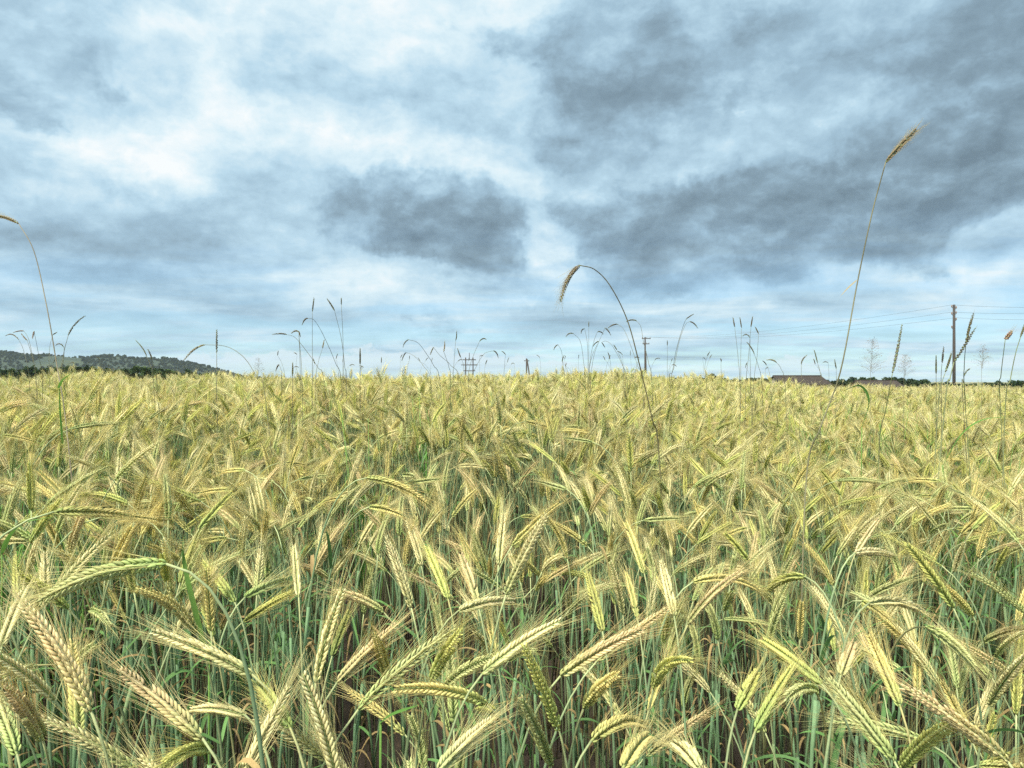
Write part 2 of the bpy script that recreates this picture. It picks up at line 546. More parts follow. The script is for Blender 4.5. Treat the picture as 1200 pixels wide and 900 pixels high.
def random_plant(rng, tone_name, theta=None, hi=1.03, detail='near', bulge=None):
    th = theta if theta is not None else rad(np.clip(rng.normal(41, 25), 4, 112))
    L = rng.uniform(.085, .132)
    chord = L * np.array([math.sin(th), 0, math.cos(th)])
    bl = rng.uniform(.015, .13) if bulge is None else bulge
    z = hi - 0.05 * math.cos(th) + rng.normal(0, .02)
    reach = .05 + .10 * math.sin(th)
    base = np.array([reach, rng.normal(0, .01), z])
    c = ear_curve(rng, base, chord, bl)
    tan = nrm(c[1] - c[0])
    lo = detail != 'near'
    path = stem_path(rng, (0, 0, -0.02), base, tan, 16 if not lo else 9)
    stem = make_stem(rng, path, r0=rng.uniform(.0018, .0025), sides=6 if not lo else 4)
    if detail == 'near':
        ear, awns = make_ear(rng, *c, TONES[tone_name], nodes=int(rng.integers(34, 41)), greenness=rng.uniform(.15, .75), width=rng.uniform(.74, .94))
        leaves = leaf_set(rng, path, int(rng.integers(3, 6)))
    elif detail == 'lite':
        ear, awns = make_ear(rng, *c, TONES[tone_name], nodes=25, tpl=FT4, width=1.02, awn_frac=.8, greenness=rng.uniform(.15, .75), awn_r=.00030, awn_seg=2)
        leaves = leaf_set(rng, path, int(rng.integers(1, 3)))
    else:
        ear, awns = make_ear(rng, *c, TONES[tone_name], nodes=12, tpl=FT4, width=1.35, awn_frac=.75, greenness=rng.uniform(.15, .75), awn_r=.00036, awn_seg=2)
        leaves = leaf_set(rng, path, int(rng.integers(0, 3)))
    return stem, ear, awns, leaves


def pick_tone(rng): return TNAMES[rng.choice(len(TNAMES), p=TWEIGHT)]


def far_plant(rng, mb, x, y, z0, h):
    tone = np.array(TONES[pick_tone(rng)]); th = rad(np.clip(rng.normal(42, 25), 6, 110)); az = rng.uniform(0, 6.283)
    hv = np.array([math.cos(az), math.sin(az), 0]); L = rng.uniform(.10, .13)
    ch = L * (hv * math.sin(th) + np.array([0, 0, math.cos(th)]))
    b = np.array([x, y, z0]) + hv * .10 + np.array([0, 0, h - .05 * math.cos(th)])
    P = np.array([b, b + ch * .35 + (0, 0, .006), b + ch * .7 + (0, 0, .006), b + ch])
    tube(mb, P, [.003, .0050, .0042, .001], 4, np.append(tone * rng.uniform(.70, 1.0), .1), cap=False)
    root = np.array([x, y, z0 + h * .35])
    tube(mb, np.array([root, root * .45 + (b - ch * .25) * .55, b]), [.003, .0028, .0018], 3, np.append(STEM_HI * rng.uniform(.5, .9), .05), cap=False)  # ear and stem colours darkened for self-shadow this simple mesh lacks
    for k in range(6):
        s = b + ch * rng.uniform(.3, 1.0); d = nrm(ch + rng.normal(0, .035, 3)) * rng.uniform(.04, .07)
        sd = nrm(np.cross(d, rng.normal(0, 1, 3))) * .0008
        mb.add([s - sd, s + sd, s + d], [[0, 1, 2]], np.append(tone * .45 + np.array([.22, .20, .10]), .2))


# ------------------------------------------------------------------ scatter of the crop
rngv = np.random.default_rng(5)
NEAR = []                                             # (tone, theta, stem mesh, ear mesh, awn mesh, leaf meshes)
NV = 32
for k in range(NV):
    tn = TNAMES[k % 5] if k < 10 else pick_tone(rngv)
    th = rad([18, 30, 36, 42, 47, 52, 57, 63, 70, 80, 92, 25, 12][k % 13] + rngv.normal(0, 4))
    st, ea, aw, lv = random_plant(rngv, tn, th)
    NEAR.append((tn, th, st, ea, aw, lv))


def joined(parts):
    mb = MB()
    for p in parts: mb.merge(p)
    return mb


sources = []                                          # unlinked source objects for the field's own geometry nodes


def source(name, mb):
    o = bpy.data.objects.new(name, mb.mesh(name, M_PLANT)); sources.append(o); return len(sources) - 1


near_ids = [source('near_%d' % k, joined([v[2], v[3], v[4]] + v[5])) for k, v in enumerate(NEAR)]
def clump(rng, size, dens, detail):
    mb = MB(); n = int(size * size * dens)
    for q in range(n):
        st, ea, aw, lv = random_plant(rng, pick_tone(rng), detail=detail)
        a = rng.uniform(0, 6.283); tx, ty = rng.normal(0, .05, 2); s_ = rng.normal(1, .05)
        R = np.array([[math.cos(a), -math.sin(a), 0], [math.sin(a), math.cos(a), 0], [0, 0, 1]])
        R = np.array([[1, 0, ty], [0, 1, -tx], [-ty, tx, 1]]) @ R * s_
        off = (rng.uniform(-.5, .5) * size, rng.uniform(-.5, .5) * size, 0)
        k = rng.uniform(.80, 1.12) * (.96 if detail == 'mid' else 1.0)  # random tone; mid clumps darkened too, for self-shadow their meshes lack
        for p in [st, ea, aw] + lv: mb.merge(p, R, off, np.array([k, k, k * .97]))
    return mb


lite_ids = [source('lite_%d' % k, clump(rngv, .42, 245, 'lite')) for k in range(6)]
mid_ids = [source('mid_%d' % k, clump(rngv, .55, 225, 'mid')) for k in range(5)]
clump_ids = []
for k in range(6):
    mb = MB()
    for q in range(225):
        far_plant(rngv, mb, rngv.uniform(-.62, .62), rngv.uniform(-.62, .62), 0, 1.03 + rngv.normal(0, .075))
    for q in range(26):                               # green leaves low in the clump
        b = np.array([rngv.uniform(-.6, .6), rngv.uniform(-.6, .6), rngv.uniform(.6, .85)])
        mb.merge(make_leaf(rngv, b, rngv.uniform(0, 6.28), .2, .012, .9, .4, (.14, .22, .06), n=4))
    clump_ids.append(source('clump_%d' % k, mb))
# grassy weed tuft
weed_ids = []
for k in range(4):
    mb = MB()
    for q in range(16):
        c = np.array([.10, .24, .045]) * rngv.uniform(.8, 1.5)
        mb.merge(make_leaf(rngv, np.array([rngv.normal(0, .03), rngv.normal(0, .03), rngv.uniform(.5, .85)]), rngv.uniform(0, 6.28), rngv.uniform(.25, .45), .008, rngv.uniform(1.0, 1.45), rngv.uniform(.1, .5), c, n=8))
    for q in range(7):
        r = np.array([rngv.normal(0, .03), rngv.normal(0, .03), 0]); tp = r + np.array([rngv.normal(0, .08), rngv.normal(0, .08), rngv.uniform(.9, 1.15)])
        tube(mb, np.array([r, (r + tp) / 2 + rngv.normal(0, .02, 3), tp]), [.002, .0018, .001], 4, (.16, .30, .07, .1))
    weed_ids.append(source('weed_%d' % k, mb))


def lownoise(x, y, s, seed):
    r = np.random.default_rng(seed); v = 0
    for k in range(5):
        a = r.uniform(0, 6.283); p = r.uniform(0, 6.283); w = s * r.uniform(.6, 1.7)
        v = v + np.sin((x * math.cos(a) + y * math.sin(a)) * w + p)
    return v / 2.2


def scatter(n, y0, y1, rng):
    """points in the wedge |x| < 0.92 y + 1.6"""
    out = []
    A = lambda y: .92 * y * y + 3.2 * y
    u = rng.uniform(A(y0), A(y1), n)
    y = (-3.2 + np.sqrt(3.2 ** 2 + 4 * .92 * u)) / (2 * .92)
    x = rng.uniform(-1, 1, n) * (.92 * y + 1.6)
    return x, y


PTS = []                                              # x, y, z, rotz, scale, tiltx, tilty, id


def crop_scale(x, y):
    return 1.0 + .045 * lownoise(x, y, 2.2, 3) + .03 * lownoise(x, y, .5, 4)


rs = np.random.default_rng(21)
area = lambda a, b: .92 * (b * b - a * a) + 3.2 * (b - a)
x, y = scatter(int(265 * area(.46, 2.5)), .46, 2.5, rs)
# gaps and dense patches
g = lownoise(x, y, 5.5, 8) + .4 * lownoise(x, y, 14, 9)
keep = rs.random(len(x)) < np.clip(.76 + .50 * g, .06, 1)
# thinner right at the front edge and the open gap right of centre
keep &= rs.random(len(x)) < np.interp(y, [.46, .75, 1.2, 2.2], [.40, .62, .85, 1.0])
for gx, gy, gr in [(.23, .84, .17), (-.30, 1.0, .11), (-.18, .88, .09), (.06, .84, .09), (.36, 1.15, .12), (-.28, 1.35, .12), (.10, 1.25, .09)]:
    keep &= np.hypot((x - gx), (y - gy) * .6) > gr * rs.uniform(.5, 1.1, len(x))
x, y = x[keep], y[keep]
near_xy = (x, y)
NEARPTS = []
for a, b in zip(x, y):
    NEARPTS.append((a, b, float(ground_h(a, b)), rs.uniform(0, 6.283), float(crop_scale(a, b)) * rs.normal(1, .045), rs.normal(0, .05), rs.normal(0, .05), int(rs.integers(NV))))

# ---------- heroes: (ear base px, ear tip px, tone, greenness, bulge)
HERO = [
    ((195, 661), (45, 705), 'grey-green', .75, .14), ((295, 790), (180, 740), 'pale straw', .45, .05), ((237, 865), (140, 785), 'pinkish tan', .5, .05),
    ((340, 853), (298, 798), 'yellow-green', .8, .05), ((275, 706), (238, 658), 'yellow-green', .7, .05), ((287, 700), (336, 679), 'grey-green', .8, .08),
    ((395, 918), (355, 790), 'pale straw', .25, .05), ((370, 800), (402, 690), 'pale straw', .3, .05), ((92, 868), (84, 752), 'golden', .7, .05),
    ((20, 884), (-8, 808), 'grey-green', .7, .05), ((50, 867), (8, 806), 'pinkish tan', .6, .05), ((247, 880), (186, 902), 'yellow-green', .6, .20),
    ((287, 838), (226, 832), 'pale straw', .2, .06), ((2, 758), (30, 688), 'pale straw', .2, .05), ((230, 742), (160, 690), 'golden', .3, .16),
    ((52, 712), (52, 648), 'pale straw', .3, .04), ((482, 712), (452, 630), 'pale straw', .35, .04), ((525, 702), (500, 640), 'yellow-green', .4, .04),
    ((560, 708), (540, 650), 'pinkish tan', .45, .04), ((593, 697), (640, 603), 'pale straw', .5, .03), ((584, 662), (590, 602), 'pale straw', .4, .03),
    ((537, 716), (602, 704), 'pale straw', .3, .10), ((565, 790), (657, 728), 'pale straw', .5, .08), ((657, 792), (752, 738), 'pinkish tan', .5, .07),
    ((655, 855), (614, 758), 'yellow-green', .55, .02), ((570, 825), (462, 808), 'golden', .7, .12), ((505, 797), (540, 740), 'yellow-green', .6, .04),
    ((645, 897), (612, 820), 'grey-green', .6, .04), ((684, 830), (724, 790), 'golden', .5, .08), ((693, 868), (757, 851), 'golden', .45, .24),
    ((395, 800), (464, 733), 'pinkish tan', .3, .04), ((512, 905), (577, 843), 'pale straw', .5, .05), ((790, 722), (775, 658), 'pale straw', .35, .03),
    ((755, 672), (733, 612), 'golden', .4, .06), ((766, 806), (808, 774), 'yellow-green', .4, .24), ((706, 740), (688, 672), 'yellow-green', .3, .04),
    ((806, 732), (872, 668), 'pinkish tan', .35, .12), ((885, 857), (930, 780), 'yellow-green', .75, .03), ((963, 802), (893, 750), 'yellow-green', .5, .05),
    ((1048, 892), (970, 795), 'grey-green', .6, .05), ((957, 812), (922, 818), 'grey-green', .5, .16), ((1055, 902), (1122, 845), 'yellow-green', .6, .08),
    ((1055, 828), (1018, 743), 'golden', .6, .03), ((1180, 892), (1060, 805), 'pinkish tan', .4, .05), ((1160, 826), (1203, 768), 'pale straw', .5, .05),
    ((1117, 712), (1063, 638), 'yellow-green', .6, .04), ((1085, 735), (1142, 782), 'grey-green', .4, .18), ((1018, 707), (1087, 722), 'pale straw', .3, .14),
    ((985, 792), (1000, 752), 'pinkish tan', .5, .03), ((1003, 647), (1030, 608), 'pinkish tan', .1, .03), ((1002, 648), (1046, 651), 'pale straw', .05, .06),
    ((812, 682), (890, 692), 'golden', .3, .20), ((944, 676), (900, 692), 'yellow-green', .3, .18), ((864, 832), (888, 785), 'yellow-green', .6, .03),
    ((455, 800), (440, 745), 'golden', .4, .05), ((310, 610), (300, 560), 'pale straw', .3, .04), ((1140, 722), (1095, 680), 'golden', .5, .05),
    ((150, 590), (90, 580), 'yellow-green', .5, .15), ((730, 900), (760, 862), 'golden', .3, .10), ((820, 900), (790, 870), 'pale straw', .4, .10),
    ((600, 640), (655, 590), 'golden', .3, .06), ((350, 700), (345, 640), 'pale straw', .2, .03), ((430, 560), (500, 590), 'golden', .5, .16),
]

INDIV = []                                            # records for the labels


def project(p):
    return 600 + F * p[0] / p[1], HY - F * (p[2] - CZ) / p[1]


def add_plant_parts(root, stem, ear, awns, leaves):
    mesh_obj('stem', stem, M_PLANT, root)
    e = mesh_obj('ear', ear, M_PLANT, root)
    mesh_obj('awns', awns, M_PLANT, e, kind='stuff')
    for l in leaves: mesh_obj('leaf', l, M_PLANT, root)


GROUP = 'bearded cereal plants at the front of the field'
rh = np.random.default_rng(77)
HEROPOS = []
for (bx, by), (tx, ty), tone, grn, bul in HERO:
    L = rh.uniform(.112, .128)
    zt = 1.09 + rh.normal(0, .02)
    my = .5 * (by + ty); Y = 1.0
    for q in range(8): Y = .5 * Y + .5 * F * (CZ - zt - float(ground_h((bx - 600) / F * Y, Y))) / (my - HY)
    lp = math.hypot(tx - bx, ty - by)
    if lp * Y / F > L: Y = L * F / lp
    dx, dz = (tx - bx) / F * Y, -(ty - by) / F * Y
    dy2 = max(0.0, L * L - dx * dx - dz * dz)
    dy = min(math.sqrt(dy2), .075) * (1 if rh.random() < .7 else -1)
    yb = Y - dy / 2
    base = np.array([(bx - 600) / F * yb, yb, CZ + (HY - by) / F * yb])
    yt = Y + dy / 2
    tip = np.array([(tx - 600) / F * yt, yt, CZ + (HY - ty) / F * yt])
    c = ear_curve(rh, base, tip - base, bul)
    tan = nrm(c[1] - c[0])
    hx = nrm(np.array([tip[0] - base[0], tip[1] - base[1], 0])) if abs(tan[2]) < .97 else np.zeros(3)
    back = (.03 + .07 * math.hypot(tan[0], tan[1]))
    root = base - hx * back + rh.normal(0, .015, 3)
    root[2] = float(ground_h(root[0], root[1])) - .02
    if root[1] < .32: root[1] = .32
    path = stem_path(rh, root, base, tan, 18, .095)
    o = np.array([root[0], root[1], root[2]])
    stem = make_stem(rh, path - o, r0=rh.uniform(.0019, .0025))
    ear, awns = make_ear(rh, c[0] - o, c[1] - o, c[2] - o, TONES[tone], nodes=40, greenness=grn, width=.96)
    lv = leaf_set(rh, path - o, int(rh.integers(3, 5)))
    e = empty('cereal_plant', tuple(o), category='cereal plant', group=GROUP)
    add_plant_parts(e, stem, ear, awns, lv)
    INDIV.append(dict(obj=e, tone=tone, b=project(base), t=project(tip), d=Y))
    HEROPOS.append((root[0], root[1]))
HEROPOS = np.array(HEROPOS)

# ---------- the other large plants in view become objects, the rest of the field is stuff
near_meshes = [[v[2].mesh('stem', M_PLANT), v[3].mesh('ear', M_PLANT), v[4].mesh('awns', M_PLANT), [l.mesh('leaf', M_PLANT) for l in v[5]]] for v in NEAR]


def plant_matrix(p):
    from mathutils import Matrix, Euler
    return Matrix.LocRotScale(Vector(p[:3]), Euler((p[5], p[6], p[3])), Vector((p[4],) * 3))


cand = []
ear_mid = []
for v in NEAR:
    P = np.vstack(v[3].V); k = max(3, len(P) // 12)
    ear_mid.append((P[:k].mean(0), P[-k:].mean(0)))
for i, p in enumerate(NEARPTS):
    M = plant_matrix(p); b = M @ Vector(ear_mid[p[7]][0]); t = M @ Vector(ear_mid[p[7]][1])
    if b.y < .35 or t.y < .35: continue
    pb, pt = project(b), project(t)
    mx, my = (pb[0] + pt[0]) / 2, (pb[1] + pt[1]) / 2
    if 6 < mx < 1194 and my < 885: cand.append((min(b.y, t.y), i, pb, pt))
cand.sort()
# plants whose big ear would hang right in front of the lens are not there at all
drop = set()
for d, i, pb, pt in cand:
    if d < .50: drop.add(i)
cand = [c for c in cand if c[1] not in drop]
chosen = cand[:300 - len(INDIV)]
picked = set()
for d, i, pb, pt in chosen:
    p = NEARPTS[i]; v = NEAR[p[7]]; sm, em, am, lm = near_meshes[p[7]]
    e = empty('cereal_plant', p[:3], category='cereal plant', group=GROUP)
    e.rotation_euler = (p[5], p[6], p[3]); e.scale = (p[4],) * 3
    mesh_obj('stem', sm, None, e)
    eo = mesh_obj('ear', em, None, e)
    mesh_obj('awns', am, None, eo, kind='stuff')
    for l in lm: mesh_obj('leaf', l, None, e)
    INDIV.append(dict(obj=e, tone=v[0], b=pb, t=pt, d=d))
    picked.add(i)
for i, p in enumerate(NEARPTS):
    if i in picked or i in drop: continue
    PTS.append(p[:7] + (near_ids[p[7]],))

# farther off the crop stands in clumps on a jittered grid
def grid(y0, y1, step, ids, tilt=.03, jit=.3):
    for yy in np.arange(y0, y1, step):
        w = .92 * yy + 1.8
        for xx in np.arange(-w, w, step):
            a = xx + rs.uniform(-jit, jit) * step; b = yy + rs.uniform(-jit, jit) * step
            if rs.random() < .05 + .06 * lownoise(a, b, 4.0, 8): continue
            PTS.append((a, b, float(ground_h(a, b)), rs.uniform(0, 6.283), float(crop_scale(a, b)) * rs.normal(1, .025), rs.normal(0, tilt), rs.normal(0, tilt), ids[rs.integers(len(ids))]))


grid(2.6, 6.0, .40, lite_ids)
grid(6.2, 15.5, .53, mid_ids)
grid(16, 42, 1.05, clump_ids, .01)
# weeds, mostly on the right and along a faint tramline
for q in range(1500):
    b = rs.uniform(2.0, 12); a = rs.uniform(-.85, .85) * b
    ok = (a / b > .42 and rs.random() < .75 * sstep(2.0, 4, b)) or (a / b < -.45 and b < 5 and rs.random() < .12) or rs.random() < .04
    if ok: PTS.append((a, b, float(ground_h(a, b)), rs.uniform(0, 6.28), rs.uniform(.85, 1.08), rs.normal(0, .08), rs.normal(0, .08), weed_ids[rs.integers(4)]))


def build_field():
    A = np.array([p[:3] for p in PTS], dtype=np.float32)
    me = bpy.data.meshes.new('cereal_field')
    me.vertices.add(len(A)); me.vertices.foreach_set('co', A.ravel())
    rot = me.attributes.new('rot', 'FLOAT_VECTOR', 'POINT')
    rot.data.foreach_set('vector', np.array([(p[5], p[6], p[3]) for p in PTS], dtype=np.float32).ravel())
    sc = me.attributes.new('scl', 'FLOAT', 'POINT'); sc.data.foreach_set('value', np.array([p[4] for p in PTS], dtype=np.float32))
    vi = me.attributes.new('vid', 'INT', 'POINT'); vi.data.foreach_set('value', np.array([p[7] for p in PTS], dtype=np.int32))
    me.materials.append(M_PLANT)
    o = bpy.data.objects.new('cereal_field', me)
    link(o, None, kind='stuff', label='dense ripening bearded cereal crop filling the field to the horizon', category='crop')
    scatter_nodes(o, sources)
    return o


def scatter_nodes(o, srcs):
    ng = bpy.data.node_groups.new('scatter', 'GeometryNodeTree')
    ng.interface.new_socket('Geometry', in_out='INPUT', socket_type='NodeSocketGeometry')
    ng.interface.new_socket('Geometry', in_out='OUTPUT', socket_type='NodeSocketGeometry')
    nn = ng.nodes; L = ng.links.new
    gi = nn.new('NodeGroupInput'); go = nn.new('NodeGroupOutput')
    jn = nn.new('GeometryNodeJoinGeometry')

    def attr(name, typ):
        a = nn.new('GeometryNodeInputNamedAttribute'); a.data_type = typ; a.inputs['Name'].default_value = name
        return a.outputs['Attribute']
    ar, asc, av = attr('rot', 'FLOAT_VECTOR'), attr('scl', 'FLOAT'), attr('vid', 'INT')
    for k, s in enumerate(srcs):
        cmpn = nn.new('FunctionNodeCompare'); cmpn.data_type = 'INT'; cmpn.operation = 'EQUAL'
        ins = [i for i in cmpn.inputs if i.enabled]
        L(av, ins[0]); ins[1].default_value = k
        ob = nn.new('GeometryNodeObjectInfo'); ob.inputs['Object'].default_value = s
        ip = nn.new('GeometryNodeInstanceOnPoints')
        L(gi.outputs[0], ip.inputs['Points']); L(cmpn.outputs[0], ip.inputs['Selection'])
        L(ob.outputs['Geometry'], ip.inputs['Instance'])
        L(ar, ip.inputs['Rotation']); L(asc, ip.inputs['Scale'])
        L(ip.outputs[0], jn.inputs[0])
    L(jn.outputs[0], go.inputs[0])
    m = o.modifiers.new('scatter', 'NODES'); m.node_group = ng


build_field()

# ------------------------------------------------------------------ distance: hill, woods, trees, houses, poles
def P3(px, py, Y): return np.array([(px - 600) / F * Y, Y, CZ + (HY - py) / F * Y])


def crown_mesh(rng, w, h, n, size, cols):
    mb = MB(); lobes = [(rng.normal(0, .26, 3), rng.uniform(.45, .75)) for q in range(7)]
    for q in range(n):
        c, r = lobes[rng.integers(7)]
        d = nrm(rng.normal(0, 1, 3)) * r * rng.uniform(.55, 1.0)
        p = (c * np.array([1, 1, .8]) + d * np.array([.62, .62, .6]))
        p = p * np.array([w / 2, w / 2, h / 2]) + np.array([0, 0, h * .5])
        a, b = nrm(rng.normal(0, 1, 3)), nrm(rng.normal(0, 1, 3)); s_ = size * rng.uniform(.6, 1.3)
        c3 = np.array(cols) * rng.uniform(.65, 1.45)
        mb.add([p - a * s_, p + a * s_ * .6 + b * s_ * .5, p + b * s_, p - b * s_ * .7], [[0, 1, 2], [0, 3, 1]], np.append(c3, .25))
    return mb


rd = np.random.default_rng(9)


def build_hill():
    tops = [(-420, 398), (-200, 405), (-60, 411), (0, 414.5), (40, 416.5), (90, 419.5), (140, 418.5), (190, 421.5), (215, 425), (238, 430.5), (262, 438), (300, 446), (360, 449)]
    xs = np.linspace(-420, 360, 160); ty = np.interp(xs, [t[0] for t in tops], [t[1] for t in tops])
    rows = []
    for f in np.linspace(0, 1.5, 16):
        Y = 1500 + 300 * f
        row = []
        for px, py in zip(xs, ty):
            top = CZ + (HY - py) / F * 1800
            prof = math.sin(min(f, 1) * math.pi / 2) if f <= 1 else math.cos((f - 1) * math.pi)
            z = -9 + (max(top, -9) + 9) * prof
            x = (px - 600) / F * 1800
            row.append((x, Y + 40 * math.sin(x * .006), z + 2.0 * math.sin(x * .05 + f * 9) * prof))
        rows.append(row)
    V = np.array(rows); nr, nc = V.shape[:2]
    i, j = np.meshgrid(np.arange(nc - 1), np.arange(nr - 1)); q = (j * nc + i).ravel()
    t = np.vstack([np.column_stack([q, q + 1, q + nc + 1]), np.column_stack([q, q + nc + 1, q + nc])])
    mb = MB(); mb.add(V.reshape(-1, 3), t, (1, 1, 1, 1))
    mesh_obj('hill', mb, M_HILL, kind='structure')
    # the wood that covers it
    pts, src = [], []
    for k in range(4):
        o = bpy.data.objects.new('wood_%d' % k, crown_mesh(rd, 9, 9, 90, 1.7, [(.022, .040, .022), (.030, .050, .024), (.045, .062, .028), (.026, .044, .030)][k]).mesh('wood', M_TREE)); src.append(o)
    flat = V[:12].reshape(-1, 3)
    for q in range(5200):
        r_, c_ = rd.uniform(0, 11.4), rd.uniform(0, nc - 1.01)
        a, b = int(r_), int(c_); u, v = r_ - a, c_ - b
        p = (V[a, b] * (1 - u) + V[min(a + 1, nr - 1), b] * u) * (1 - v) + (V[a, b + 1] * (1 - u) + V[min(a + 1, nr - 1), b + 1] * u) * v
        if lownoise(p[0], p[2] * 6, .012, 31) > .85 and r_ < 10: continue
        pts.append((p[0], p[1], p[2] - 2, rd.uniform(0, 6.28), rd.uniform(.6, 1.35), 0, 0, int(rd.integers(4))))
    stuff_points('hillside_wood', pts, src, M_TREE, 'dark wooded hillside on the left horizon', 'wood')
    # hedge below the hill
    pts, src = [], []
    for k in range(3):
        o = bpy.data.objects.new('hedge_%d' % k, crown_mesh(rd, 4.5, 4.2, 220, .5, [(.035, .065, .020), (.05, .085, .025), (.03, .055, .02)][k]).mesh('hedge', M_TREE)); src.append(o)
    for q in range(230):
        px = rd.uniform(-260, 262); Y = rd.uniform(230, 300)
        top = 431.5 + 8 * max(0, (px - 130) / 130) + 2.5 * rd.normal() + 2 * math.sin(px * .06)
        p = P3(px, top, Y)
        pts.append((p[0], p[1], p[2] - 4.2, rd.uniform(0, 6.28), rd.uniform(.9, 1.25), 0, 0, int(rd.integers(3))))
    stuff_points('hedge', pts, src, M_TREE, 'dark green hedge below the wooded hill on the left', 'hedge')


def stuff_points(name, pts, src, mat, label, cat):
    me = bpy.data.meshes.new(name)
    me.vertices.add(len(pts)); me.vertices.foreach_set('co', np.array([p[:3] for p in pts], dtype=np.float32).ravel())
    a = me.attributes.new('rot', 'FLOAT_VECTOR', 'POINT'); a.data.foreach_set('vector', np.array([(p[5], p[6], p[3]) for p in pts], dtype=np.float32).ravel())
    a = me.attributes.new('scl', 'FLOAT', 'POINT'); a.data.foreach_set('value', np.array([p[4] for p in pts], dtype=np.float32))
    a = me.attributes.new('vid', 'INT', 'POINT'); a.data.foreach_set('value', np.array([p[7] for p in pts], dtype=np.int32))
    me.materials.append(mat)
    o = bpy.data.objects.new(name, me)
    link(o, None, kind='stuff', label=label, category=cat)
    scatter_nodes(o, src)


build_hill()


def box(mb, c, s, col=(1, 1, 1, 1), rot=None):
    V = np.array([[i, j, k] for i in (-.5, .5) for j in (-.5, .5) for k in (-.5, .5)]) * np.array(s)
    if rot is not None: V = V @ rot.T
    t = [[0, 1, 3], [0, 3, 2], [4, 6, 7], [4, 7, 5], [0, 4, 5], [0, 5, 1], [2, 3, 7], [2, 7, 6], [0, 2, 6], [0, 6, 4], [1, 5, 7], [1, 7, 3]]
    mb.add(V + np.array(c), t, col)


ORD = ['first', 'second', 'third', 'fourth', 'fifth', 'sixth', 'seventh', 'eighth', 'ninth', 'tenth', 'eleventh', 'twelfth', 'thirteenth', 'fourteenth', 'fifteenth', 'sixteenth', 'seventeenth', 'eighteenth', 'nineteenth', 'twentieth']
ORD += ['twenty-' + q for q in ORD[:9]] + ['thirtieth'] + ['thirty-' + q for q in ORD[:9]] + ['fortieth'] + ['forty-' + q for q in ORD[:9]] + ['fiftieth'] + ['fifty-' + q for q in ORD[:9]] + ['sixtieth']

# trees along the right horizon
tree_tops = [(776, 437.5, 260), (790, 438.5, 260), (806, 438, 250), (822, 438.5, 240), (836, 436, 200), (846, 438, 200), (858, 441, 240), (868, 439.5, 230), (880, 438.5, 210), (892, 441, 230),
             (903, 437.5, 190), (968, 441, 230), (978, 440, 230), (988, 440.5, 230), (998, 440, 240), (1008, 439, 240), (1018, 438, 230), (1030, 439, 240), (1042, 438.5, 240), (1054, 440, 240), (1066, 439.5, 250),
             (1078, 440.5, 240), (1090, 443, 240), (1101, 445, 240), (1112, 445.5, 250), (1124, 446, 250), (1136, 445.5, 250), (1148, 445.5, 240), (1160, 444.5, 240), (1172, 444.5, 240), (1184, 443, 230), (1196, 441.5, 230), (1210, 441, 230)]
tree_meshes = []
for k in range(5):
    tm = MB(); tube(tm, np.array([[0, 0, -4.0], [.1, 0, -1.5], [.05, .1, 1.2]]), [.30, .24, .12], 6, (.07, .05, .035, 0))
    for q in range(4):
        a = q * 1.6 + rd.uniform(0, 1); tube(tm, np.array([[.05, .1, -.2], [math.cos(a) * .8, math.sin(a) * .8, 1.2], [math.cos(a) * 1.3, math.sin(a) * 1.3, 2.2]]), [.10, .07, .03], 4, (.07, .05, .035, 0))
    tree_meshes.append((tm.mesh('trunk', M_TREE), crown_mesh(rd, 5.2, 3.6 + rd.uniform(0, .5), 700, .36, [(.030, .055, .022), (.040, .07, .026), (.026, .046, .022), (.05, .075, .03), (.035, .06, .03)][k]).mesh('crown', M_TREE)))
for k, (px, py, Y) in enumerate(tree_tops):
    p = P3(px, py, Y)
    s_ = rd.uniform(1.15, 1.5)
    e = empty('tree', (p[0], p[1], p[2] - 3.9 * s_), category='tree', group='trees along the right horizon',
              label='small dark green tree, %s from left in the row on the right horizon' % ORD[k])
    e.scale = (s_, s_, s_); e.rotation_euler = (0, 0, rd.uniform(0, 6.28))
    tr, cr = tree_meshes[k % 5]
    mesh_obj('trunk', tr, None, e); mesh_obj('crown', cr, None, e)


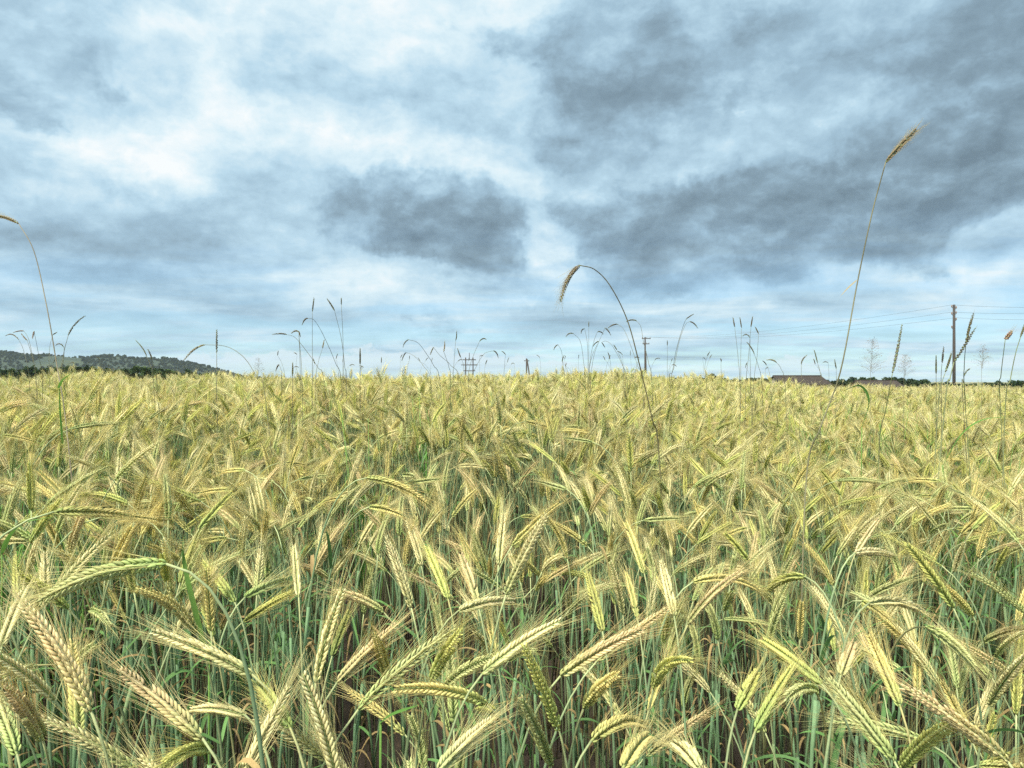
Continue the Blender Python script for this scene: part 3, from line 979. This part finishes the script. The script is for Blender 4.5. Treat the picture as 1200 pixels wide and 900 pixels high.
def house(px0, px1, ridge_py, eave_py, Y, label, yaw):
    c = P3((px0 + px1) / 2, ridge_py, Y); Lx = (px1 - px0) / F * Y; rise = (eave_py - ridge_py) / F * Y + .5
    dp = 4.4; gz = float(ground_h(c[0], c[1])) - .3; ez = c[2] - rise
    e = empty('house', (c[0], c[1], gz), label=label, category='house'); e.rotation_euler = (0, 0, yaw)
    H = ez - gz
    w = MB(); box(w, (0, 0, H / 2), (Lx * .92, dp * 2 - 1.0, H)); mesh_obj('wall', w, M_WALL, e, smooth=False)
    g_ = MB()
    for sx in (-1, 1):
        x_ = sx * (Lx * .46 - .01)
        g_.add([[x_, -dp + .6, H], [x_, dp - .6, H], [x_, 0, H + rise * .86], [x_ - sx * .2, -dp + .6, H], [x_ - sx * .2, dp - .6, H], [x_ - sx * .2, 0, H + rise * .86]],
               [[0, 1, 2], [3, 5, 4], [0, 2, 5], [0, 5, 3], [1, 4, 5], [1, 5, 2]], (1, 1, 1, 1))
    mesh_obj('gable', g_, M_WALL, e, smooth=False)
    r = MB(); hl = Lx / 2
    for sy in (-1, 1):
        a = np.array([[-hl, sy * dp, H - .10], [hl, sy * dp, H - .10], [hl * .97, 0, H + rise], [-hl * .97, 0, H + rise]])
        V = np.vstack([a, a - np.array([0, 0, .18])])
        r.add(V, [[0, 1, 2], [0, 2, 3], [4, 6, 5], [4, 7, 6], [0, 4, 5], [0, 5, 1], [1, 5, 6], [1, 6, 2], [3, 7, 4], [3, 4, 0]], (1, 1, 1, 1))
    ro = mesh_obj('roof', r, M_ROOF, e, smooth=False)
    rc = MB(); tube(rc, np.array([[-hl * .97, 0, H + rise + .03], [hl * .97, 0, H + rise + .03]]), .14, 6, (1, 1, 1, 1)); mesh_obj('ridge_cap', rc, M_ROOF, ro)
    for q in (-.3, .05, .32):
        f = MB(); box(f, (q * Lx, -dp + .44, H - 1.5), (1.1, .08, 1.1)); wo = mesh_obj('window', f, M_WALL, e, smooth=False)
        f = MB(); box(f, (q * Lx, -dp + .39, H - 1.5), (.9, .04, .9)); mesh_obj('pane', f, M_GLASS, wo, smooth=False)
    d = MB(); box(d, (-.12 * Lx, -dp + .45, 1.05), (1.0, .08, 2.1)); mesh_obj('door', d, M_WOOD, e, smooth=False)


house(904, 964, 440.5, 447, 150, 'long low house with dark brown roof beyond the field, left of the other roof', .06)
house(1002, 1050, 446, 450, 170, 'farther brown roof half sunk behind the crop, right of the long low house', -.1)


# poles and wires
def pole(px, top_py, Y, r, kind, label):
    t = P3(px, top_py, Y); gz = float(ground_h(t[0], t[1])) - .5
    e = empty('utility_pole', (t[0], t[1], gz), label=label, category='pole'); H = t[2] - gz
    at = {}
    def bar(name, a, b, rr, parent=e, sides=8, mat=M_WOOD):
        mb = MB(); tube(mb, np.array([a, (np.array(a) + np.array(b)) / 2, b]), rr, sides, (1, 1, 1, 1)); return mesh_obj(name, mb, mat, parent)
    def insul(p, parent):
        mb = MB(); n = 6; zz = np.linspace(0, .26, n)
        tube(mb, np.array([[p[0], p[1], p[2] + q] for q in zz]), [.035, .07, .05, .075, .05, .02], 7, (1, 1, 1, 1)); mesh_obj('insulator', mb, M_PORC, parent)
    if kind == 'single':
        bar('shaft', (0, 0, 0), (0, 0, H), [r * 1.25, r * 1.1, r * .85])
        for k, (sx, dz) in enumerate([(-1, .18), (1, .30), (-1, .95), (1, .85), (1, 1.55), (-1, 2.4)]):
            b = bar('bracket', (0, 0, H - dz - .25), (sx * .24, 0, H - dz - .12), .028)
            insul((sx * .23, 0, H - dz - .10), b)
        at = [np.array([t[0] + sx * .23, t[1], t[2] - dz + .15]) for sx, dz in [(-1, .18), (-1, .95), (1, 1.55)]]
    elif kind == 'arm':
        bar('shaft', (0, 0, 0), (0, 0, H), [r * 1.2, r, r * .85])
        bar('brace', (.35, 0, 0), (.18, 0, H * .80), r * .6)
        for dz, w in [(.35, 1.3), (1.6, 1.0)]:
            c = bar('crossarm', (-w * .6, 0, H - dz), (w, 0, H - dz), .10, sides=6)
            for xx in (-w * .5, w * .3, w * .9): insul((xx, 0, H - dz + .08), c)
        at = [np.array([t[0] + q, t[1], t[2]]) for q in (-.6, .4, 1.1)]
    elif kind == 'double':
        for sx in (-1, 1): bar('shaft', (sx * 2.0, 0, 0), (sx * 2.0, 0, H), r)
        for dz, w in [(1.2, 3.6), (4.0, 4.4), (7.2, 3.2)]:
            c = bar('crossarm', (-w, 0, H - dz), (w, 0, H - dz), .26, sides=6)
            for xx in (-w * .9, 0, w * .9): insul((xx, 0, H - dz + .1), c)
        bar('earth_peak', (0, 0, H - 1.2), (0, 0, H + 2.6), .16)
    else:
        bar('shaft', (0, 0, 0), (0, 0, H), r); bar('shaft', (2.6, 0, 0), (.2, 0, H - .3), r)
        c = bar('crossarm', (-1.0, 0, H - 1.0), (1.2, 0, H - 1.0), .16, sides=6)
        for xx in (-.9, 0, 1.1): insul((xx, 0, H - .9), c)
    return at


pA = pole(1118, 357, 75, .14, 'single', 'tall dark wooden pole against the sky at the right edge of the field')
pB = pole(756, 395, 165, .20, 'arm', 'middle distance pole with short crossarms just right of the arching stalk')
pole(550, 419, 380, .30, 'double', 'far double pole with three crossbars on the horizon near the centre')
pole(617, 420, 290, .28, 'frame', 'far pole with a slanting leg on the horizon right of the double pole')
pR = [P3(1330, 357.5, 62), P3(1330, 363, 62), P3(1330, 371, 62)]
for k in range(3):
    a, b, c = pR[k], pA[k], pB[k]
    def span(u, v, sag, n): 
        t = np.linspace(0, 1, n)[:, None]; q = u * (1 - t) + v * t; q[:, 2] -= (sag * 4 * t * (1 - t))[:, 0]; return q
    W = np.vstack([span(a, b, .25, 10), span(b, c, 1.1, 30)[1:]])
    mb = MB(); tube(mb, W, .011, 4, (1, 1, 1, 1))
    mesh_obj('power_line', mb, M_WIRE, None, label=['topmost thin power line between the right pole and the middle pole', 'middle thin power line between the right pole and the middle pole', 'lowest thin power line between the right pole and the middle pole'][k], category='power line', group='overhead power lines')

# ------------------------------------------------------------------ tall stalks standing above the crop
BROWN = (.115, .082, .055); DARK = (.060, .045, .042); TAN = (.30, .225, .135)  # brown and dark heads lowered in colour to read as unlit silhouettes
STALKS = []


def stalk(stem_px, head_px, Y, col=DARK, r=.0015, kind='grass', leaf=None, thick=1.0, scol=(.15, .145, .085), awn=None, name='grass_stalk', down=True):
    rng = np.random.default_rng(int(stem_px[0][0] * 7 + stem_px[0][1] * 13 + Y * 31))
    tilt = rng.normal(0, .04)
    P = [P3(px, py, Y + tilt * i) for i, (px, py) in enumerate(stem_px)]
    if down:
        gz = float(ground_h(P[0][0], Y)); d = P[1] - P[0]
        low = P[0] + nrm(d) * -.25 * np.array([1, 1, 1]) if P[0][2] - gz > .35 else P[0]
        P = [np.array([low[0] - d[0] * .2, Y, gz - .02]), (P[0] + np.array([low[0] - d[0] * .1, Y, gz])) / 2] + P
    o = P[0].copy()
    H = [P3(px, py, Y + tilt * len(stem_px)) for px, py in head_px]
    C = catmull([q - o for q in P + [H[0]]], 10 + 5 * len(P))
    e = empty(name, tuple(o), category='grass stalk')
    mb = MB(); n = len(C); cc = np.array([np.append(np.array(scol) * (1.0 + .25 * math.sin(i * .7)), .05) for i in range(n)])
    tube(mb, C, np.linspace(r * 1.35, r * .75, n), 5, cc); mesh_obj('stem', mb, M_GRASS, e)
    H = [q - o for q in H]
    if len(H) == 2: H = [H[0], (H[0] + H[1]) / 2 + np.array([0, 0, .04 * np.linalg.norm(H[1] - H[0])]), H[1]]
    ctrl = 2 * H[1] - .5 * (H[0] + H[2])
    Lh = np.linalg.norm(H[2] - H[0])
    big = kind == 'rye'
    nd = 32 if big else int(np.clip(Lh / .0042, 8, 26))
    ear, aw = make_ear(rng, H[0], ctrl, H[2], col, nodes=nd, tpl=FT6 if big else FT4, greenness=0, width=thick * (.95 if big else 1.05),
                       awn=awn if awn is not None else (.055 if big else .010), awn_frac=.8 if big else .35, awn_r=.00035 if big else .0004, awn_seg=3 if big else 2, splay=.75 if big else .30, fl_len=None if big else .0095)
    ho = mesh_obj('ear' if big else 'head', ear, M_GRASS, e)
    if aw.n: mesh_obj('awns', aw, M_GRASS, ho, kind='stuff')
    if leaf:
        for pts, w, lc in leaf:
            LP = catmull([P3(px, py, Y + dy) - o for px, py, dy in pts], 12)
            T, A, B = frames(LP); n = len(LP); t = np.linspace(0, 1, n); ww = w * .5 * np.clip(np.minimum(1, .4 + 4 * t) * (1 - t ** 2.5), .03, 1)
            up = np.tile([0, 0, 1.0], (n, 1)); S = np.cross(T, up) + np.array([0, -.6, 0]); S -= T * (S * T).sum(1)[:, None]; S /= np.linalg.norm(S, axis=1)[:, None]; U = np.cross(T, S)
            V = np.stack([LP - S * ww[:, None] + U * ww[:, None] * .3, LP, LP + S * ww[:, None] + U * ww[:, None] * .3], 1).reshape(-1, 3)
            q = (np.arange(n - 1)[:, None] * 3 + np.arange(2)[None]).ravel()
            lb = MB(); lb.add(V, np.vstack([np.column_stack([q, q + 1, q + 4]), np.column_stack([q, q + 4, q + 3])]), np.append(lc, .3))
            mesh_obj('leaf', lb, M_GRASS, e)
    STALKS.append(dict(obj=e, x=head_px[0][0], h=head_px, s=stem_px, Y=Y, col=col, name=name))
    return e


LG = (.16, .34, .06)
stalk([(945, 560), (962, 500), (985, 435), (1005, 330), (1022, 250)], [(1038, 190), (1056, 170), (1074, 152)], 2.0, (.27, .21, .145), .0019, 'rye', [([(1004, 328, 0), (995, 336, -.01), (984, 348, -.02)], .005, (.35, .30, .18))], scol=(.25, .24, .145), name='rye_stalk')
stalk([(84, 560), (80, 520), (74, 470), (67, 430), (55, 360), (40, 295)], [(22, 262), (2, 254), (-22, 252)], 2.2, (.25, .20, .13), .0019, 'rye', [([(68, 455, 0), (73, 445, -.02), (84, 437, -.05)], .010, LG), ([(73, 520, 0), (70, 480, -.02), (69, 448, -.03)], .008, LG)], scol=(.20, .175, .115), name='rye_stalk')
stalk([(772, 530), (764, 490), (750, 430), (735, 375), (715, 335), (697, 316)], [(680, 311), (666, 327), (657, 354)], 2.2, (.20, .145, .085), .0018, 'rye', None, scol=(.15, .135, .07), name='rye_stalk')
stalk([(1030, 530), (1038, 480)], [(1046, 437), (1052, 408), (1057, 380)], 2.6, (.13, .108, .08), .0017, scol=(.22, .25, .12), thick=1.0, awn=.02)
# right cluster
stalk([(1108, 470), (1113, 445)], [(1118, 424), (1131, 404), (1143, 384)], 2.4, (.07, .058, .05), .0019, scol=(.22, .25, .12), thick=1.0, awn=.02)
stalk([(1131, 470), (1130, 430)], [(1132, 402), (1136, 384), (1141, 367)], 2.6, (.10, .083, .065), .0014, scol=(.22, .25, .12), thick=.85, awn=.02)
stalk([(1100, 470), (1104, 448)], [(1108, 436), (1112, 424), (1115, 414)], 2.8, (.09, .075, .06), .0015, scol=(.22, .25, .12), thick=.8, awn=.015)
stalk([(1172, 470), (1173, 440)], [(1178, 398), (1182, 393), (1186, 388)], 2.6, (.34, .20, .15), .0015, scol=(.22, .25, .12), thick=1.6, awn=.035)
stalk([(1178, 480), (1184, 445), (1190, 415)], [(1196, 395), (1199, 386), (1203, 374)], 2.4, (.12, .10, .08), .0016, scol=(.22, .25, .12), thick=.7)
stalk([(1103, 465), (1103, 440)], [(1104, 425), (1105, 416), (1106, 406)], 3.4, r=.0014, thick=.8)
stalk([(1097, 465), (1097, 445)], [(1097, 438), (1097, 428), (1097, 416)], 3.4, r=.0014, thick=.8)
stalk([(1128, 460), (1129, 448)], [(1130, 440), (1133, 435), (1137, 432)], 3.4, r=.0014, thick=.7)
# left
stalk([(254, 470), (254, 440)], [(254, 413), (254, 400), (254, 386)], 3.6, r=.0016, thick=1.1)
stalk([(310, 460), (300, 440), (285, 418), (265, 406)], [(240, 404), (227, 410), (215, 423)], 3.0, TAN, .0013, thick=1.0, awn=.02)
stalk([(70, 460), (74, 418)], [(80, 393), (88, 380), (100, 370)], 3.4, (.10, .078, .067), .0015, thick=.8)
stalk([(180, 450), (175, 425)], [(172, 418), (167, 408), (159, 399)], 3.8, r=.0014, thick=.7)
stalk([(184, 455), (180, 432)], [(178, 421), (176, 415), (173, 409)], 3.8, r=.0014, thick=.7)
for st, hd, Y, c in [
    ([(34, 445), (28, 412)], [(22, 398), (14, 392), (6, 394)], 4.6, (.22, .14, .12)), ([(43, 448), (37, 412), (33, 396)], [(28, 388), (22, 388), (15, 390)], 4.8, (.22, .14, .12)),
    ([(42, 446), (38, 420)], [(32, 399), (28, 395), (25, 391)], 4.4, (.26, .16, .13)), ([(50, 450), (46, 420)], [(40, 388), (39, 392), (38, 397)], 4.4, (.26, .16, .13)),
    ([(58, 445), (58, 410)], [(62, 392), (64, 391), (67, 389)], 5.0, DARK), ([(72, 445), (75, 420)], [(75, 407), (70, 403), (65, 405)], 4.6, DARK),
    ([(366, 450), (366, 400)], [(366, 365), (367, 357), (368, 349)], 4.0, DARK), ([(406, 450), (404, 430), (400, 397)], [(392, 364), (388, 357), (383, 350)], 3.8, DARK),
    ([(402, 450), (402, 400)], [(400, 357), (400, 353), (400, 349)], 4.0, DARK), ([(400, 450), (393, 425), (380, 395), (369, 376)], [(361, 373), (357, 375), (354, 381)], 4.2, BROWN),
    ([(380, 450), (372, 430), (355, 406), (345, 395)], [(336, 392), (328, 391), (319, 392)], 4.0, DARK), ([(354, 455), (353, 425)], [(350, 389), (346, 388), (341, 391)], 3.6, BROWN),
    ([(352, 450), (351, 410)], [(350, 388), (351, 391), (352, 395)], 4.4, BROWN), ([(370, 450), (373, 425)], [(378, 408), (379, 403), (380, 398)], 4.6, TAN),
    ([(330, 450), (330, 436)], [(327, 427), (325, 430), (323, 435)], 4.4, BROWN), ([(422, 475), (422, 445)], [(422, 427), (422, 418), (422, 408)], 3.2, DARK),
    ([(343, 460), (343, 448)], [(343, 441), (343, 433), (343, 425)], 3.4, BROWN), ([(516, 450), (508, 428), (500, 415), (490, 402)], [(479, 398), (475, 401), (472, 407)], 4.4, DARK),
    ([(505, 450), (497, 430), (485, 417)], [(476, 413), (473, 417), (471, 423)], 4.8, DARK), ([(540, 450), (528, 428), (516, 417)], [(508, 407), (506, 411), (504, 416)], 4.4, BROWN),
    ([(528, 450), (526, 430)], [(520, 412), (521, 406), (521, 400)], 4.4, TAN), ([(531, 450), (532, 425)], [(534, 399), (535, 394), (535, 388)], 5.0, DARK),
    ([(544, 450), (543, 428)], [(540, 419), (538, 414), (536, 408)], 4.8, DARK), ([(549, 450), (550, 432), (555, 416)], [(562, 400), (566, 397), (570, 398)], 4.6, DARK),
    ([(552, 450), (558, 430), (567, 415)], [(578, 411), (582, 414), (584, 420)], 4.8, DARK), ([(662, 450), (660, 430), (658, 412)], [(654, 404), (651, 406), (649, 410)], 5.2, DARK),
    ([(686, 450), (684, 425), (680, 400)], [(672, 391), (667, 391), (663, 395)], 4.8, DARK), ([(689, 450), (689, 420), (688, 400)], [(685, 385), (682, 387), (681, 391)], 5.0, DARK),
    ([(690, 450), (690, 420)], [(690, 383), (690, 380), (690, 377)], 5.2, DARK), ([(690, 450), (692, 420), (696, 400)], [(700, 389), (704, 389), (707, 392)], 4.8, DARK),
    ([(692, 450), (694, 428), (698, 410)], [(709, 384), (713, 388), (716, 393)], 4.8, BROWN), ([(753, 450), (747, 428), (738, 402), (731, 386)], [(724, 380), (718, 381), (712, 385)], 4.4, DARK),
    ([(764, 450), (760, 425), (754, 400), (751, 383)], [(746, 376), (740, 375), (734, 377)], 4.2, DARK), ([(690, 450), (691, 430), (695, 414)], [(702, 400), (698, 402), (695, 406)], 5.0, DARK),
    ([(735, 450), (728, 425), (718, 406), (711, 400)], [(705, 401), (707, 404), (709, 407)], 5.0, DARK), ([(733, 450), (729, 425)], [(723, 410), (721, 407), (719, 404)], 5.2, DARK),
    ([(784, 450), (788, 436), (792, 412), (800, 384)], [(804, 374), (808, 371), (813, 368)], 4.4, BROWN), ([(786, 450), (790, 430), (796, 400), (803, 381)], [(808, 377), (813, 379), (818, 385)], 4.4, BROWN),
    ([(782, 450), (782, 425)], [(782, 405), (782, 402), (782, 399)], 5.5, DARK), ([(867, 455), (865, 420)], [(861, 383), (860, 378), (859, 372)], 4.4, BROWN),
    ([(868, 455), (868, 420)], [(869, 384), (868, 378), (867, 372)], 4.6, BROWN), ([(874, 455), (877, 420)], [(880, 383), (881, 377), (882, 371)], 4.4, BROWN),
    ([(883, 455), (887, 420)], [(889, 391), (887, 387), (885, 383)], 4.6, BROWN), ([(880, 455), (879, 420)], [(879, 396), (875, 392), (870, 394)], 4.8, BROWN),
    ([(893, 455), (889, 430)], [(884, 415), (880, 407), (875, 401)], 4.4, BROWN), ([(920, 455), (915, 432)], [(910, 425), (905, 422), (898, 422)], 4.2, (.26, .24, .12)),
    ([(939, 455), (939, 438)], [(939, 427), (941, 421), (946, 416)], 4.2, BROWN), ([(962, 455), (961, 436)], [(958, 425), (956, 417), (954, 410)], 4.0, BROWN),
    ([(980, 455), (980, 440)], [(980, 432), (979, 427), (978, 421)], 4.6, DARK), ([(828, 450), (826, 430)], [(829, 417), (830, 415), (832, 412)], 5.6, DARK),
    ([(846, 450), (845, 432)], [(845, 424), (845, 422), (844, 420)], 5.6, DARK)]:
    stalk(st, hd, Y, c, r=.0013, thick=.80)
# small heads farther along the crest
rt = np.random.default_rng(15)
for q in range(46):
    px = rt.choice([rt.uniform(318, 620), rt.uniform(630, 770), rt.uniform(10, 120), rt.uniform(780, 1000)], p=[.55, .2, .08, .17])
    Y = rt.uniform(6.5, 10.5); base = 437 + max(0, (px - 760) / 440) * 12; top = base - rt.uniform(6, 22); ln = rt.uniform(.045, .065) * F / Y
    a = rt.normal(0, .9); lean = rt.normal(0, 5)
    hd = [(px + lean, top), (px + lean + math.sin(a) * ln * .55, top - math.cos(a) * ln * .5 - .3), (px + lean + math.sin(a * 1.25) * ln, top - math.cos(a * 1.25) * ln)]
    stalk([(px, base + 9), (px + lean * .4, (base + top) / 2)], hd, Y, [DARK, BROWN][rt.integers(2)], r=.0013, thick=1.0, scol=(.20, .19, .12))


def panicle(px, py0, py1, w, Y, n):
    rng = np.random.default_rng(int(px)); a = P3(px - 2, py0 + 25, Y); b = P3(px, py1, Y); gz = float(ground_h(a[0], Y))
    o = np.array([a[0], Y, gz]); e = empty('grass_panicle', tuple(o), category='grass')
    mb = MB(); C = catmull([np.array([0, 0, -.02]), a - o, (a + b) / 2 - o, b - o], 20); tube(mb, C, np.linspace(.0010, .00025, 20), 4, (.22, .20, .13, .1)); mesh_obj('stem', mb, M_GRASS, e)
    br, sp = MB(), MB(); hw = w / F * Y
    for k in range(n):
        u = rng.uniform(0, 1); s0 = (P3(px, py0, Y) * (1 - u) + b * u) - o; az = rng.uniform(0, 6.28)
        t = s0 + np.array([math.cos(az), math.sin(az), .55]) * hw * (1 - u * .75) * rng.uniform(.5, 1)
        tube(br, np.array([s0, (s0 + t) / 2 + (0, 0, .006), t]), .00022, 3, (.30, .26, .20, .2), cap=False)
        for q in range(2):
            c = s0 + (t - s0) * rng.uniform(.5, 1) + rng.normal(0, .004, 3); d = nrm(rng.normal(0, 1, 3)) * .0028
            v = nrm(np.cross(d, rng.normal(0, 1, 3))) * .0011; sp.add([c - d, c + v, c + d, c - v], [[0, 1, 2], [0, 2, 3]], (.26, .19, .13, .2))
    mesh_obj('branches', br, M_GRASS, e, kind='stuff'); mesh_obj('spikelets', sp, M_GRASS, e, kind='stuff')
    return e


panicle(1022, 438, 398, 20, 3.4, 120)['label'] = 'larger airy grass panicle against the sky beside the leaning right stalk'
panicle(1061, 442, 417, 17, 3.8, 90)['label'] = 'smaller low airy grass panicle between the straight dark spike and the pole'
panicle(1152, 432, 405, 15, 3.6, 80)['label'] = 'airy grass panicle right of the tall dark pole'
panicle(303, 440, 420, 12, 4.5, 60)['label'] = 'small airy grass panicle at the right foot of the wooded hill'


def blade(pts, Y, w, col, label):
    P = [P3(px, py, Y + dy) for px, py, dy in pts]; o = np.array([P[0][0] - .01, Y + .02, float(ground_h(P[0][0], Y))])
    e = empty('green_grass_plant', tuple(o), label=label, category='grass')
    sb = MB(); tube(sb, catmull([np.array([0, 0, -.02]), (P[0] - o) * np.array([.6, .6, .5]), P[0] - o], 10), np.linspace(.0022, .0015, 10), 6, (.14, .28, .06, .1)); mesh_obj('stem', sb, M_PLANT, e)
    LP = catmull([q - o for q in P], 16); T, A, B = frames(LP); n = 16; t = np.linspace(0, 1, n); ww = w * .5 * np.clip(np.minimum(1, .5 + 3 * t) * (1 - t ** 2.6), .03, 1)
    S = np.cross(T, np.tile([0, 0.5, 1.0], (n, 1))); S /= np.linalg.norm(S, axis=1)[:, None]; U = np.cross(T, S)
    S = S * .8 + U * .6; U = np.cross(T, S)
    V = np.stack([LP - S * ww[:, None] + U * ww[:, None] * .3, LP, LP + S * ww[:, None] + U * ww[:, None] * .3], 1).reshape(-1, 3)
    q = (np.arange(n - 1)[:, None] * 3 + np.arange(2)[None]).ravel()
    lb = MB(); lb.add(V, np.vstack([np.column_stack([q, q + 1, q + 4]), np.column_stack([q, q + 4, q + 3])]), np.append(col, .35)); mesh_obj('leaf', lb, M_PLANT, e)


blade([(2, 648, 0), (10, 628, -.01), (28, 612, -.02), (66, 605, -.03)], 1.25, .011, (.14, .29, .06), 'bright green bent grass blade at the far left edge above the arching ear')
blade([(446, 846, 0), (458, 836, -.01), (476, 830, -.02), (492, 826, -.03)], .88, .010, (.13, .30, .06), 'short green grass blade under the long yellow ear left of centre')
blade([(245, 780, 0), (225, 700, -.01), (216, 660, -.01), (214, 640, -.02)], 1.05, .008, (.14, .27, .06), 'upright green grass blade behind the arching grey-green ear')
blade([(1105, 545, 0), (1125, 510, -.02), (1150, 492, -.03), (1185, 488, -.03)], 2.3, .012, (.14, .32, .06), 'long green grass blade in the weedy patch at the right')
blade([(1010, 500, 0), (1018, 470, 0), (1008, 452, -.02), (988, 458, -.04)], 2.4, .010, (.15, .32, .07), 'bent green grass blade below the tall leaning right stalk')


# ------------------------------------------------------------------ the air
hz = MB(); box(hz, (0, 0, 37), (6100, 6100, 98))
ho = mesh_obj('haze', hz, None, None, smooth=False, kind='stuff', label='thin bluish haze over the far hill', category='haze')
hm = bpy.data.materials.new('haze'); hm.use_nodes = True; hm.node_tree.nodes.clear(); hm.cycles.homogeneous_volume = True
hv = hm.node_tree.nodes.new('ShaderNodeVolumePrincipled'); hv.inputs['Color'].default_value = (.72, .86, 1.0, 1); hv.inputs['Density'].default_value = .00006
hoo = hm.node_tree.nodes.new('ShaderNodeOutputMaterial'); hm.node_tree.links.new(hv.outputs[0], hoo.inputs['Volume'])
ho.data.materials.append(hm)

# ------------------------------------------------------------------ labels that single each plant out
def heading(b, t):
    dx, dy = t[0] - b[0], b[1] - t[1]; a = math.degrees(math.atan2(dx, dy))
    if abs(a) < 18: return 'pointing up'
    s_ = 'right' if a > 0 else 'left'; a = abs(a)
    return ('leaning ' if a < 55 else 'stretched ' if a < 100 else 'nodding ') + s_


def place(x, y):
    row = 'bottom edge' if y > 830 else 'lower front' if y > 745 else 'middle front' if y > 665 else 'back of front' if y > 590 else 'middle field'
    col = 'far left' if x < 130 else 'left' if x < 330 else 'left of centre' if x < 510 else 'centre' if x < 690 else 'right of centre' if x < 870 else 'right' if x < 1070 else 'far right'
    return '%s, %s' % (row, col)


bins = {}
for r in INDIV:
    m = ((r['b'][0] + r['t'][0]) / 2, (r['b'][1] + r['t'][1]) / 2); r['m'] = m
    L = math.hypot(r['t'][0] - r['b'][0], r['t'][1] - r['b'][1])
    key = '%s bearded ear %s, %s' % (r['tone'], heading(r['b'], r['t']), place(*m))
    bins.setdefault(key, []).append(r)
for key, rs_ in bins.items():
    rs_.sort(key=lambda r: r['m'][0])
    for k, r in enumerate(rs_):
        r['obj']['label'] = key if len(rs_) == 1 else ('%s, %s' % (key, ['left one', 'right one'][k] if len(rs_) == 2 else ORD[k] + ' from left'))


def sky_place(x):
    return 'above the wooded hill' if x < 300 else 'left of centre' if x < 455 else 'around the far double pole' if x < 630 else 'around the middle pole' if x < 775 else 'right of the middle pole' if x < 990 else 'around the right pole'


bins = {}
for r in STALKS:
    h, s_ = r['h'], r['s']; a = math.degrees(math.atan2(h[-1][0] - h[0][0], h[0][1] - h[-1][1]))
    pose = 'upright' if abs(a) < 25 else ('slanting ' if abs(a) < 65 else 'bowed ' if abs(a) < 110 else 'drooping ') + ('right' if a > 0 else 'left')
    cn = 'tan' if r['col'][0] > .28 else 'brown' if r['col'][0] > .105 else 'dark'
    size = 'tiny' if r['Y'] > 6 else 'thin'
    if r['name'] == 'rye_stalk': continue
    bins.setdefault('%s skyline grass stalk, %s head %s, %s' % (size, cn, pose, sky_place(r['x'])), []).append(r)
for key, rs_ in bins.items():
    rs_.sort(key=lambda r: r['x'])
    for k, r in enumerate(rs_):
        r['obj']['label'] = key if len(rs_) == 1 else key + ', ' + (['left one', 'right one'][k] if len(rs_) == 2 else ORD[k])
        r['obj']['group'] = 'grass stalks above the crop'
rye = [r for r in STALKS if r['name'] == 'rye_stalk']
for r, l in zip(rye, ['tallest rye stalk leaning right with feathery tan ear high in the sky', 'tall rye stalk at left edge bowing its ear out of the frame', 'arching rye stalk with drooping brown ear in front of the centre sky']):
    r['obj']['label'] = l; r['obj']['category'] = 'rye'; r['obj']['group'] = 'tall rye stalks'
print('field points', len(PTS), 'individuals', len(INDIV))
